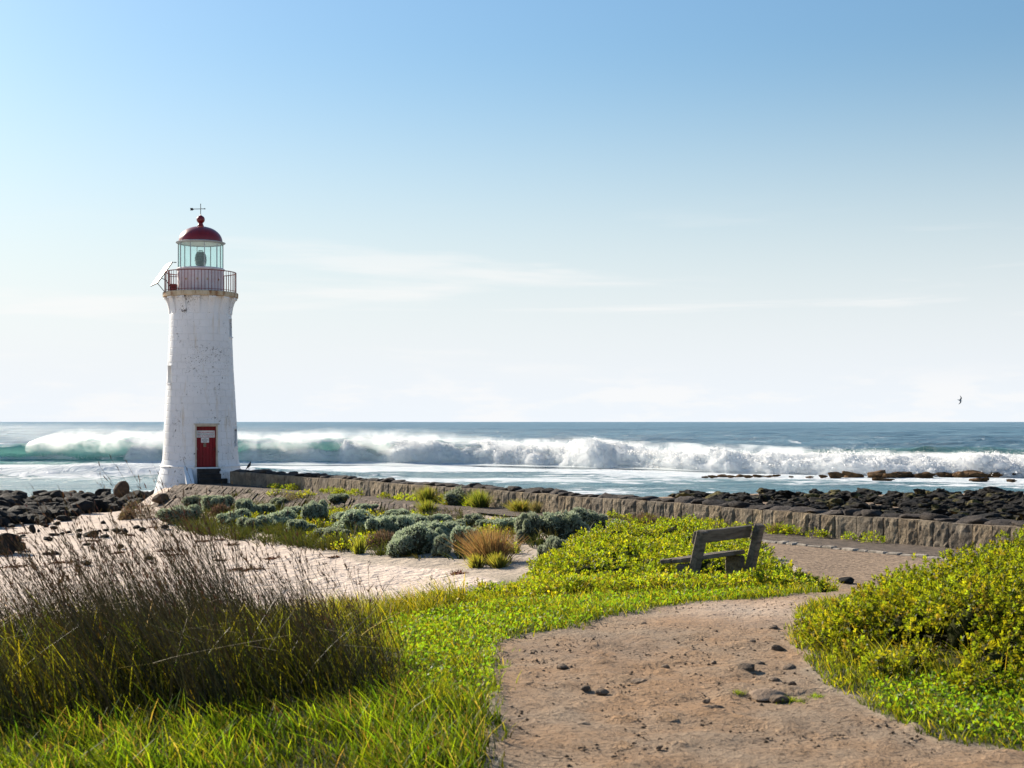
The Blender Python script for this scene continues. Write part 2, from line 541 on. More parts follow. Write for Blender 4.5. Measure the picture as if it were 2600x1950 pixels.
def poly_sd(x, y, poly):
    """Signed distance to a polygon, positive inside."""
    x = np.asarray(x, float); y = np.asarray(y, float)
    P = np.array(poly, float); Q = np.roll(P, -1, axis=0)
    d = np.full(x.shape, 1e9); ins = np.zeros(x.shape, bool)
    for (ax, ay), (bx, by) in zip(P, Q):
        ex, ey = bx - ax, by - ay
        t = np.clip(((x - ax) * ex + (y - ay) * ey) / (ex * ex + ey * ey + 1e-9), 0, 1)
        d = np.minimum(d, np.hypot(x - ax - t * ex, y - ay - t * ey))
        c = (ay > y) != (by > y)
        xi = ax + (y - ay) * ex / (ey if abs(ey) > 1e-9 else 1e-9)
        ins ^= c & (x < xi)
    return np.where(ins, d, -d)


PATH = [(0.05, -9), (-0.13, 7.0), (-0.11, 8.4), (-0.16, 9.8), (-0.15, 10.8), (0.0, 11.5), (0.45, 11.8), (0.84, 12.5), (1.26, 13.05), (1.70, 13.6), (2.6, 14.1), (3.1, 14.7), (3.9, 17.5), (4.3, 20.5),
        (4.9, 24), (5.1, 28), (5.6, 32.2), (8.3, 28.2), (12, 23), (10, 20), (6.6, 20), (5.0, 16.5), (3.7, 14.3), (2.75, 13.2), (2.3, 11.3), (2.1, 9.9), (2.06, 9.0), (2.13, 8.3), (2.3, 7.6), (2.6, 7.3), (3.4, 6.6), (4.2, 5), (5, -9)]
GRAVEL = [(4.2, 19), (4.9, 24), (5.1, 28), (5.6, 32.2), (8.3, 28.2), (12, 23), (10, 19)]
BANK = [(-9, 4), (-9, 9.5), (-5, 11.5), (-3.2, 13.0), (-1.9, 14.6), (-0.95, 15.3), (-0.45, 16.8), (-0.3, 19.0), (0.05, 21.5), (-0.9, 23.2), (-0.3, 24.0), (-1.3, 27.2), (-2.0, 28.2), (-3.1, 29.4), (-4.5, 33), (-7.0, 39.5), (-9.8, 45),
        (-13.2, 51), (-14.0, 55), (-13.5, 58), (-10, 58), (5.2, 32), (5.0, 28), (4.8, 24), (4.2, 20), (3.8, 17.5), (3.0, 14.8), (14, 14), (14, -8), (-9, -8)]


def masks(x, y):
    wob = (fbm(x * 1.7, y * 1.7, seed=11) - 0.5) * 0.5
    wob2 = (fbm(x * 6, y * 6, seed=12, octs=2) - 0.5) * 0.22
    far = np.clip(np.asarray(y) / 20.0, 0.35, 2.0)
    mp = smooth(-0.09, 0.09, poly_sd(x, y, PATH) + (wob * 0.5 + wob2) * far)
    mg = smooth(-0.3, 0.3, poly_sd(x, y, GRAVEL) + wob)
    mv = smooth(-0.15, 0.15, poly_sd(x, y, BANK) + wob * far) * (1 - mp)
    # thin dirty beach near the rocks on the far side and under the reef: dark
    s, f = wall_coords(x, y)
    reef = smooth(-0.2, -1.0, f)
    mb = np.maximum(mg, reef)
    # paler drifted sand where the path crests
    mp2 = mp * (1 - 0.42 * np.exp(-((np.asarray(x) - 2.3) / 1.0) ** 2 - ((np.asarray(y) - 13.0) / 1.1) ** 2))
    mv = mv * (1 - reef) * (1 - 0.62 * smooth(21, 26, y))
    return mp2, mv, mb


def build_terrain():
    xs = np.concatenate([np.arange(-70, -12, 1.1), np.arange(-12, -4, 0.22), np.arange(-4, 6, 0.075), np.arange(6, 14, 0.22), np.arange(14, 71, 1.1)])
    ys = [-14.0]
    while ys[-1] < 108:
        yv = ys[-1]
        ys.append(yv + (1.0 if yv < 4 else 0.065 if yv < 15 else 0.065 + (yv - 15) * 0.0085))
    ys = np.array(ys)
    X, Yg = np.meshgrid(xs, ys)
    Z = ground(X, Yg)
    mp, mv, mb = masks(X.ravel(), Yg.ravel())
    # clods on the trodden dirt close by
    near = smooth(16, 9, Yg.ravel())
    cl = fbm(X.ravel() * 9, Yg.ravel() * 9, seed=21, octs=2)
    Zf = Z.ravel() + mp * near * np.maximum(cl - 0.62, 0) * 0.16 + mp * near * (fbm(X.ravel() * 3, Yg.ravel() * 3, seed=22, octs=3) - 0.5) * 0.05
    col = np.stack([mp, mv, mb], 1)
    nx, ny = len(xs), len(ys)
    i = np.arange(nx * ny).reshape(ny, nx)
    F = np.stack([i[:-1, :-1], i[:-1, 1:], i[1:, 1:], i[1:, :-1]], -1).reshape(-1, 4)
    V = np.stack([X.ravel(), Yg.ravel(), Zf], 1)
    fp = mp[F].mean(1); fv = mv[F].mean(1)
    fs, ff = wall_coords(V[F, 0].mean(1), V[F, 1].mean(1))
    region = np.where(fp > 0.5, 1, np.where((fv > 0.5), 2, 0))
    region = np.where(ff < -0.6, 3, region)
    for r, nm in ((0, 'beach_sand'), (1, 'footpath'), (2, 'ground'), (3, 'reef_ground')):
        f = F[region == r]
        u, inv = np.unique(f, return_inverse=True)
        me = mesh_np(nm, V[u], inv.reshape(-1, 4), True, col[u])
        o = link(nm, me, M['ground'])
        tag(o, kind='structure')


build_terrain()


# ================================================================ sea
def wave_line(x):
    """Depth of the breaker line at X."""
    return np.interp(x, [-90, -45, -20, 0, 14, 24, 36, 70], [141, 138, 135, 131, 118, 109, 101, 88])


def mat_sea():
    g = NT('sea_water')
    p = g.pos()
    foam = g.attr('foam', 'Fac'); teal = g.attr('teal', 'Fac')
    dist = g.node('ShaderNodeSeparateXYZ', 1, None, Vector=p)
    n1 = g.noise(g.mapping(p, (0.30, 0.45, 1)), 1.0, 8, 0.68, 0.3)
    n2 = g.noise(g.mapping(p, (1.1, 1.6, 1)), 1.0, 6, 0.7)
    n3 = g.noise(g.mapping(p, (0.012, 0.05, 1)), 1.0, 9, 0.68)
    n4 = g.noise(g.mapping(p, (0.035, 0.09, 1)), 1.0, 8, 0.7, 0.2)
    h = g.math('ADD', g.math('ADD', g.math('MULTIPLY', n1, 0.75), g.math('MULTIPLY', n2, 0.28)), g.math('MULTIPLY', n4, 3.2))
    nb = g.bump(h, 0.85, 1.5)
    deep = g.mix(g.ramp(n3, 0.41, 0.60), (0.036, 0.112, 0.172), (0.115, 0.230, 0.300))  # light and dark streaks put the shading of the chop into the colour
    c = g.mix(teal, deep, (0.035, 0.17, 0.17))
    water = g.bsdf(c, 0.28, nb, 0.30, 0.0, IOR=1.33)
    fn = g.noise(g.mapping(p, (0.55, 0.8, 1)), 1.1, 7, 0.68, 0.6)
    fac = g.ramp(g.math('ADD', foam, g.math('MULTIPLY', g.math('SUBTRACT', fn, 0.5), 1.5)), 0.42, 0.60)
    white = g.bsdf(g.mix(g.ramp(fn, 0.35, 0.62), (0.50, 0.57, 0.60), (0.72, 0.74, 0.75)), 0.7, g.bump(fn, 0.8, 0.6), 0.2)
    return g.done(g.mixs(fac, water, white))


def build_sea():
    ys = [56.0]
    while ys[-1] < 40000:
        y = ys[-1]
        ys.append(y + (0.75 if y < 150 else 0.75 * (y / 150) ** 1.75))
    ys = np.array(ys)
    a = np.concatenate([np.linspace(-0.95, -0.42, 40)[:-1], np.linspace(-0.42, 0.42, 430), np.linspace(0.42, 0.95, 40)[1:]])
    A, Yg = np.meshgrid(a, ys)
    X = A * Yg
    x, y = X.ravel(), Yg.ravel()
    sp = np.gradient(ys)[:, None].repeat(len(a), 1).ravel()
    z = np.zeros_like(x)
    rs = np.random.default_rng(3)
    for k in range(34):
        lam = 2.2 * 1.13 ** k
        if lam > 75: break
        ang = R(250) + rs.normal(0, 0.55)
        amp = 0.012 * lam ** 0.72
        ph = rs.uniform(0, 6.28)
        keep = smooth(1.8, 4.0, lam / np.maximum(sp, 0.05))
        kx, ky = math.cos(ang) * 2 * math.pi / lam, math.sin(ang) * 2 * math.pi / lam
        q = np.sin(kx * x + ky * y + ph + 1.2 * vnoise(x / lam / 4, y / lam / 4, seed=k))
        z += amp * keep * (1 - 2 * np.abs(q) ** 0.8 if k % 2 else q) * 0.8
    wl_ = wave_line(x)
    shore = smooth(wl_ + 25, wl_ - 8, y)
    z *= 1 - 0.82 * shore
    # unbroken swell behind the whitewater on the right and a shoulder on the left
    hs = np.interp(x, [-90, 0, 18, 30, 45, 70, 110], [0, 0, 0.5, 1.5, 1.7, 1.6, 1.2])
    u = (y - (wl_ + 44 - (x - 30) * 0.15)) / 7.0
    z += hs * np.exp(-np.where(u < 0, (u * 1.7) ** 2, u ** 2))
    teal = np.clip(hs / 1.5 * np.exp(-((u + 0.45) * 1.5) ** 2), 0, 1)
    # the low second wave close in on the left
    hl = np.interp(x, [-60, -38, -30, -24, -16, -4], [0.1, 0.6, 0.95, 0.9, 0.5, 0.0])
    u2 = (y - 103 - 0.06 * x) / 2.6
    z += hl * np.exp(-np.where(u2 < 0, (u2 * 1.8) ** 2, u2 ** 2))
    teal = np.maximum(teal, 0.45 * smooth(0, 25, wl_ - y))
    teal = np.maximum(teal, smooth(60, 0, np.abs(y - wl_)) * 0.55 * smooth(-20, 10, y - wl_))
    # foam
    d = wl_ - y                                        # metres in front of the breaker
    f1 = fbm(x * 0.05, y * 0.16, seed=31, octs=5)
    f2 = fbm(x * 0.22, y * 0.45, seed=32, octs=4)
    foam = smooth(-1.5, 0.5, d) * np.interp(d, [0, 8, 16, 24, 32, 44, 70], [1.0, 0.95, 0.70, 0.50, 0.40, 0.33, 0.28]) + (f1 - 0.5) * 1.3 * smooth(4, 20, d) + (f2 - 0.5) * 0.35
    foam = np.where(d > -1.5, foam, 0)
    foam = np.maximum(foam, hl * 1.25 * np.exp(-(u2 + 0.25) ** 2 * 1.6) * (0.45 + f2))
    caps = smooth(0.67, 0.74, fbm(x * 0.16, y * 0.10, seed=35, octs=5)) * smooth(0, 30, -d) * smooth(900, 200, y)  # whitecaps, doubling as small bright glints painted on the water
    foam = np.maximum(foam, caps * 0.62)
    nx, ny = len(a), len(ys)
    i = np.arange(nx * ny).reshape(ny, nx)
    F = np.stack([i[:-1, :-1], i[:-1, 1:], i[1:, 1:], i[1:, :-1]], -1).reshape(-1, 4)
    me = mesh_np('sea', np.stack([x, y, z], 1), F, True, None, {'foam': np.clip(foam, 0, 1.2), 'teal': teal})
    tag(link('sea', me, mat_sea()), kind='structure')
    print('sea verts', len(x))


build_sea()


# ---------------------------------------------------------------- breaking wave, whitewater, spray
def mat_wave():
    g = NT('wave_face')
    p = g.pos()
    n1 = g.noise(g.mapping(p, (0.5, 1, 0.35)), 1.6, 6, 0.62, 0.4)
    c = g.mix(g.ramp(n1, 0.35, 0.7), (0.15, 0.34, 0.32), (0.24, 0.46, 0.44))
    nb = g.bump(n1, 0.6, 0.5)
    d = g.bsdf(c, 0.18, nb, 0.5, 0.0, IOR=1.33)
    t = g.node('ShaderNodeBsdfTranslucent', 0, None, Color=(0.56, 0.86, 0.80), Normal=nb)
    foam = g.attr('foam', 'Fac')
    fac = g.ramp(g.math('ADD', foam, g.math('MULTIPLY', g.math('SUBTRACT', g.noise(g.mapping(p, (0.8, 1, 0.5)), 1.5, 7, 0.7, 0.8), 0.5), 1.6)), 0.45, 0.75)
    white = g.mixs(0.5, g.bsdf((0.82, 0.84, 0.84), 0.8, None, 0.1), g.node('ShaderNodeBsdfTranslucent', 0, None, Color=(0.85, 0.9, 0.9)))
    return g.done(g.mixs(fac, g.mixs(0.5, d, t), white))


def mat_foam():
    g = NT('white_water')
    p = g.pos()
    n = g.noise(p, 1.1, 5, 0.6, 0.3)
    nb = g.bump(n, 0.4, 0.4)
    d = g.bsdf((0.96, 0.965, 0.97), 0.9, nb, 0.05, 0.0, Subsurface_Weight=1.0, Subsurface_Radius=(1.0, 1.0, 1.0), Subsurface_Scale=1.1)
    t = g.node('ShaderNodeBsdfTranslucent', 0, None, Color=(0.97, 0.98, 0.98), Normal=nb)
    return g.done(g.mixs(0.5, d, t))


M['wave'] = mat_wave(); M['foam'] = mat_foam()
# how much whitewater stands on the breaker at photo column x (0 open green face, 1 fully broken)
FOAM_PX = [(-300, 0.0), (60, 0.05), (150, 0.12), (230, 0.06), (330, 0.25), (350, 0.85), (400, 0.9), (440, 0.5), (560, 0.4), (610, 0.30), (650, 0.5), (720, 0.45), (800, 0.62), (838, 0.40), (860, 0.40), (880, 0.85), (930, 0.75), (960, 0.5), (990, 0.55), (1010, 0.95), (1080, 0.9), (1130, 0.72), (1190, 0.72), (1240, 1.0), (1400, 1.0), (3400, 1.0)]


def foam_at(x):
    pxx = CX + FP * x / wave_line(x)
    return np.interp(pxx, [a for a, b in FOAM_PX], [b for a, b in FOAM_PX])


def build_breaker():
    xs = np.arange(-72, 62, 0.3)
    prof = np.array([(15, -.08), (10, .12), (6, .40), (3, .74), (1.4, .94), (0.5, 1.0), (-0.2, 1.0), (-0.9, .95), (-1.35, .84), (-1.25, .74), (-0.85, .60), (-0.62, .45), (-0.65, .30), (-0.95, .16), (-1.7, .06), (-3.2, .0), (-6, -.06)])
    t = np.linspace(0, 1, len(prof)); tt = np.linspace(0, 1, 56)
    py, pz = np.interp(tt, t, prof[:, 0]), np.interp(tt, t, prof[:, 1])
    k = np.array([1, 2, 3, 2, 1]) / 9.0
    py[2:-2] = np.convolve(py, k, 'valid'); pz[2:-2] = np.convolve(pz, k, 'valid')
    X, T = np.meshgrid(xs, np.arange(len(tt)), indexing='ij')
    h = np.interp(xs, [-72, -60, -52, -44, -34, -20, -5, 5, 14, 24, 62], [0.3, 0.7, 1.3, 2.0, 2.3, 2.3, 2.0, 1.5, 1.1, 0.85, 0.7])
    h = h * (1 + 0.22 * (fbm(xs * 0.35, xs * 0, seed=41, octs=3) - 0.5))
    jag = (fbm(xs * 0.22, xs * 0 + 5, seed=43, octs=3) - 0.5) * 3.0
    Yv = wave_line(X) + jag[:, None] + py[T] * (0.5 + 0.5 * h[:, None] / 2.2)
    Z = 0.12 + pz[T] * h[:, None]
    Z += (fbm(X * 1.1, T * 0.16, seed=44, octs=3) - 0.5) * 0.22 * (pz[T] > 0.02)
    Yv += (fbm(X * 0.8, T * 0.22, seed=45, octs=3) - 0.5) * 0.5
    fo = foam_at(X)
    tt2 = tt[T]
    lip = np.exp(-((tt2 - 0.45) / 0.09) ** 2) * 0.55
    base = smooth(0.78, 0.95, tt2) * 0.55
    foam = np.clip(fo * 0.55 + lip + base - 0.05, 0, 1) * smooth(-70, -56, X)
    n0, n1 = X.shape
    i = np.arange(n0 * n1).reshape(n0, n1)
    F = np.stack([i[:-1, :-1], i[1:, :-1], i[1:, 1:], i[:-1, 1:]], -1).reshape(-1, 4)
    me = mesh_np('breaking_wave', np.stack([X.ravel(), Yv.ravel(), Z.ravel()], 1), F, True, None, {'foam': foam.ravel()})
    o = link('breaking_wave', me, M['wave'])
    tag(o, kind='structure', label='long green breaking wave rolling in behind the lighthouse')
    return xs, h, jag


def build_whitewater(xs, h, jag):
    xw = np.arange(-50, 64, 0.11)
    hw = np.interp(xw, xs, h); jg = np.interp(xw, xs, jag)
    fo = foam_at(xw)
    pxx = CX + FP * xw / wave_line(xw)
    top = np.interp(pxx, [0, 1000, 1240, 1500, 1800, 2200, 2600, 3400], [2.1, 2.0, 1.75, 1.45, 1.2, 1.0, 1.0, 1.0])
    hh = (0.15 + fo * 0.95) * top * (0.72 + 0.56 * fbm(xw * 0.11, xw * 0, seed=58, octs=3))
    m = 46
    th = np.linspace(-0.06, 1.0, m) * math.pi
    X, TH = np.meshgrid(xw, th, indexing='ij')
    dep = np.interp(pxx, [0, 1000, 1300, 2600], [1.0, 1.5, 2.6, 3.0])[:, None] * (0.35 + 0.65 * fo[:, None])
    big = fbm(X * 0.30, TH * 0.9, seed=51, octs=2) - 0.5
    q = X * 1.05; r = TH * 3.6
    bil = 1 - np.abs(2 * fbm(q, r, seed=52, octs=1) - 1)
    bil2 = 1 - np.abs(2 * fbm(q * 2.6, r * 2.3, seed=53, octs=2) - 1)
    fine = fbm(q * 7, r * 6, seed=54, octs=2) - 0.5
    rr = 1 + big * 0.80 + (bil - 0.6) * 0.26 + (bil2 - 0.6) * 0.17 + fine * 0.10
    up = np.sin(TH)
    Z = -0.05 + hh[:, None] * np.maximum(up, -0.1) * rr
    Yv = wave_line(X) + jg[:, None] - 1.0 - np.cos(TH) * dep * rr
    # a ragged toe spilling forward
    n0, n1 = X.shape
    i = np.arange(n0 * n1).reshape(n0, n1)
    F = np.stack([i[:-1, :-1], i[1:, :-1], i[1:, 1:], i[:-1, 1:]], -1).reshape(-1, 4)
    me = mesh_np('white_water', np.stack([X.ravel(), Yv.ravel(), Z.ravel()], 1), F, True)
    tag(link('white_water', me, M['foam']), 'churning white foam tumbling along the breaker', 'foam', kind='stuff')
    # droplets thrown off the crest: small tetrahedra
    rs = np.random.default_rng(5)
    n = 60000
    ii = rs.integers(0, len(xw), n)
    w = rs.random(n) < (0.25 + 0.75 * fo[ii]); ii = ii[w]; n = len(ii)
    jj = np.clip((rs.normal(0.5, 0.20, n) * m).astype(int), 2, m - 3)
    ex = rs.exponential(1.0, n)
    lift = 0.04 + 0.15 * ex * (0.4 + 1.4 * vnoise(xw[ii] * 0.45, xw[ii] * 0, seed=57))
    P = np.stack([X[ii, jj] + rs.normal(0, 0.10, n), Yv[ii, jj] + rs.normal(0, 0.25, n), Z[ii, jj] + lift * np.sin(th[jj])], 1)
    droplets(P, 0.008 + 0.024 * rs.random(n) ** 2 / (0.4 + ex * 0.6), 'spray_droplets', 'fine white droplets flying off the whitewater')
    return xw, hh


def droplets(P, s, name, label):
    n = len(P)
    rs = np.random.default_rng(9)
    T = np.array([(1, 1, 1), (1, -1, -1), (-1, 1, -1), (-1, -1, 1)], float)
    q = rs.normal(size=(n, 3)); q /= np.linalg.norm(q, axis=1)[:, None]
    b = np.cross(q, rs.normal(size=(n, 3))); b /= np.linalg.norm(b, axis=1)[:, None]
    c = np.cross(q, b)
    V = P[:, None] + (T[None, :, 0:1] * q[:, None] + T[None, :, 1:2] * b[:, None] + T[None, :, 2:3] * c[:, None]) * s[:, None, None]
    F = (np.arange(n)[:, None, None] * 4 + np.array([(0, 1, 2), (0, 3, 1), (0, 2, 3), (1, 3, 2)])[None]).reshape(-1, 3)
    me = mesh_np(name, V.reshape(-1, 3), F, True)
    tag(link(name, me, M['foam']), label, 'spray', kind='stuff')


def build_mist(xs, h, jag):
    """Blown spray above the crest: a closed body of scattering mist."""
    g = NT('sea_mist')
    p = g.pos()
    dn = g.attr('dens', 'Fac')
    n = g.math('ADD', g.math('MULTIPLY', g.noise(g.mapping(p, (0.22, 0.30, 0.45)), 1.0, 3, 0.5, 0.3), 0.55), g.math('MULTIPLY', g.noise(g.mapping(p, (1.0, 0.8, 1.1)), 1.0, 4, 0.6, 0.8), 0.45))
    sep = g.node('ShaderNodeSeparateXYZ', 2, None, Vector=p)
    fall = g.ramp(sep, 1.3, 3.7, 1.0, 0.0)
    den = g.math('MULTIPLY', g.math('MULTIPLY', g.ramp(n, 0.42, 0.66), fall), 1.0)
    v = g.node('ShaderNodeVolumePrincipled', 0, None, Color=(0.96, 0.97, 0.98), Density=den, Anisotropy=0.45)
    mat = g.done(None, v)
    pxx = CX + FP * xs / wave_line(xs)
    amt = np.interp(pxx, [40, 110, 200, 330, 420, 600, 760, 1000, 1200, 1280, 1500, 1800, 2600], [0, .6, 1, .85, 1.15, 1.0, 0.8, 1, 0.85, 0.75, 0.7, 0.6, 0.5])
    sel = (xs > -47) & (xs < 40)
    x = xs[sel]; hh = h[sel]; am = amt[sel]; jg = jag[sel]
    m = 18
    a = np.linspace(0, 2 * math.pi, m, endpoint=False)
    X, Aa = np.meshgrid(x, a, indexing='ij')
    hgt = (0.20 + 0.85 * am * (0.55 + 0.9 * fbm(x * 0.12, x * 0, seed=61, octs=3)))[:, None]
    Z = hh[:, None] * 0.72 + np.sin(Aa) * np.where(np.sin(Aa) > 0, hgt * 1.7, hh[:, None] * 0.55)
    Yv = wave_line(X) + jg[:, None] + 0.2 + np.cos(Aa) * (2.3 + 0.6 * am[:, None])
    n0, n1 = X.shape
    i = np.arange(n0 * n1).reshape(n0, n1); j = np.roll(i, -1, axis=1)
    F = np.stack([i[:-1], j[:-1], j[1:], i[1:]], -1).reshape(-1, 4)
    V = np.stack([X.ravel(), Yv.ravel(), Z.ravel()], 1)
    c0 = len(V)
    V = np.vstack([V, V[i[0]].mean(0), V[i[-1]].mean(0)])
    caps = [(i[0, k], j[0, k], c0, c0) for k in range(m)] + [(j[-1, k], i[-1, k], c0 + 1, c0 + 1) for k in range(m)]
    mb = MB(); mb.v = [tuple(q) for q in V]; mb.f = [tuple(int(q) for q in f) for f in F] + [(int(p_), int(q_), int(r_)) for p_, q_, r_, _ in caps]
    tag(mb.build('sea_mist', mat, None, True), 'white veil of spray blowing off the wave crest', 'spray', kind='stuff')


_xs, _h, _jag = build_breaker()
_xw, _hh = build_whitewater(_xs, _h, _jag)
build_mist(_xs, _h, _jag)


# ================================================================ lighthouse
def mat_whitewash():
    g = NT('white_lime_paint')
    p = g.obj() if False else g.pos()
    base = g.mix(g.ramp(g.noise(p, 0.8, 4, 0.6), 0.35, 0.7), (0.79, 0.80, 0.81), (0.73, 0.735, 0.74))
    # yellow-brown weeping stains running down
    st = g.noise(g.mapping(p, (3.2, 3.2, 0.35)), 1.0, 5, 0.65)
    stain = g.math('MULTIPLY', g.ramp(st, 0.57, 0.74), 0.55)
    base = g.mix(stain, base, (0.52, 0.42, 0.27))
    # dark flakes where the paint is gone
    v = g.noise(g.mapping(p, (1, 1, 1)), 7.5, 5, 0.72, 0.6)
    cl = g.noise(p, 0.9, 3, 0.5)
    fl = g.ramp(g.math('ADD', v, g.math('MULTIPLY', g.math('SUBTRACT', cl, 0.5), 0.34)), 0.642, 0.667)
    v2 = g.noise(g.mapping(p, (1, 1, 1.7)), 19, 4, 0.7, 0.3)
    fl2 = g.ramp(g.math('ADD', v2, g.math('MULTIPLY', g.math('SUBTRACT', cl, 0.5), 0.46)), 0.665, 0.695)
    f = g.math('MAXIMUM', fl, fl2)
    c = g.mix(f, base, (0.085, 0.072, 0.062))
    nb = g.bump(g.math('SUBTRACT', g.math('ADD', g.noise(p, 5, 5, 0.6), g.math('MULTIPLY', g.noise(p, 22, 4, 0.6), 0.35)), g.math('MULTIPLY', f, 0.35)), 0.5, 0.035)
    return g.done(g.bsdf(c, 0.65, nb, 0.25))


def mat_slab():
    g = NT('rust_stained_slab')
    p = g.pos()
    a = g.mix(g.ramp(g.noise(p, 2.5, 5, 0.6), 0.4, 0.65), (0.56, 0.47, 0.33), (0.40, 0.30, 0.18))
    r = g.ramp(g.noise(g.mapping(p, (3.2, 3.2, 0.5)), 1.2, 5, 0.7), 0.50, 0.62)
    c = g.mix(g.math('MULTIPLY', r, 0.85), a, (0.23, 0.095, 0.035))
    return g.done(g.bsdf(c, 0.8, g.bump(g.noise(p, 18, 5, 0.6), 0.4, 0.02), 0.2))


def mat_door():
    g = NT('red_door_paint')
    p = g.pos()
    c = g.mix(g.ramp(g.noise(g.mapping(p, (6, 6, 1.2)), 1.0, 4, 0.6), 0.35, 0.65), (0.25, 0.008, 0.014), (0.18, 0.007, 0.011))
    f = g.ramp(g.noise(g.mapping(p, (3, 3, 1.4)), 3.0, 6, 0.7), 0.63, 0.67)
    c = g.mix(g.math('MULTIPLY', f, 0.7), c, (0.36, 0.28, 0.24))
    return g.done(g.bsdf(c, 0.5, g.bump(g.noise(p, 12, 4), 0.2, 0.01), 0.3))


def mat_glass(name='lantern_glass', tint=(0.90, 0.965, 0.955)):
    g = NT(name)
    t = g.node('ShaderNodeBsdfTransparent', 0, None, Color=tint)
    s = g.node('ShaderNodeBsdfGlossy', 0, None, Color=(1, 1, 1), Roughness=0.03)
    return g.done(g.mixs(0.05, t, s))


M['white'] = mat_whitewash(); M['slab'] = mat_slab(); M['door'] = mat_door(); M['glass'] = mat_glass()
M['dome'] = simple('red_dome_paint', (0.21, 0.014, 0.018), 0.35, 0.12, 2.5, 0.12, 0.5)
M['rail'] = simple('rusty_red_iron', (0.24, 0.030, 0.026), 0.6, 0.2, 9, 0.2, 0.3, col2=(0.12, 0.032, 0.026))
M['iron'] = simple('dark_iron', (0.022, 0.022, 0.026), 0.5, 0.2, 9, 0.1, 0.4)
M['mull'] = simple('grey_painted_metal', (0.42, 0.45, 0.46), 0.5, 0.1, 5, 0.05, 0.4)
M['drum'] = simple('white_iron_drum', (0.66, 0.62, 0.64), 0.5, 0.1, 2.0, 0.1, 0.35, col2=(0.60, 0.50, 0.51))
M['cream'] = simple('cream_frame', (0.62, 0.55, 0.45), 0.7, 0.12, 4, 0.2)
M['dark_stone'] = simple('dark_wet_stone', (0.042, 0.034, 0.031), 0.7, 0.3, 3, 0.7, 0.35, bdist=0.03)
M['panel'] = simple('glare_panel', (0.50, 0.52, 0.54), 0.25, 0.04, 3, 0.02, 0.6)  # pale base colour paints in the sky glare on the panel face
M['sign'] = simple('white_sign', (0.80, 0.80, 0.79), 0.5, 0.05, 4, 0.03)
M['sign_red'] = simple('sign_red_ink', (0.40, 0.03, 0.06), 0.6, 0.1, 30, 0)
M['sign_dark'] = simple('sign_dark_ink', (0.03, 0.035, 0.05), 0.6, 0.1, 30, 0)


def mat_lens():
    g = NT('lens_glass')
    return g.done(g.bsdf((0.055, 0.105, 0.10), 0.12, None, 0.7, 0.0, Transmission_Weight=0.35, IOR=1.45))


M['lens'] = mat_lens()
M['brass'] = simple('green_brass', (0.10, 0.13, 0.07), 0.45, 0.25, 8, 0.2, 0.4, 0.5)

TY = 63.0
TOWER = (px(509.5, HY, TY).x, TY)
TROT = math.atan2(-TOWER[0], TOWER[1])
PROF_Z = [-0.3, 0.0, .29, .81, 1.40, 1.94, 2.0, 2.73, 3.62, 4.8, 6.33, 7.76, 8.65, 9.4]
PROF_R = [2.36, 2.27, 2.19, 2.0, 1.84, 1.715, 1.67, 1.62, 1.585, 1.52, 1.425, 1.37, 1.345, 1.34]


def tr(z): return float(np.interp(z, PROF_Z, PROF_R))


def polar(r, deg, z):
    a = R(deg)
    return Vector((r * math.sin(a), -r * math.cos(a), z))


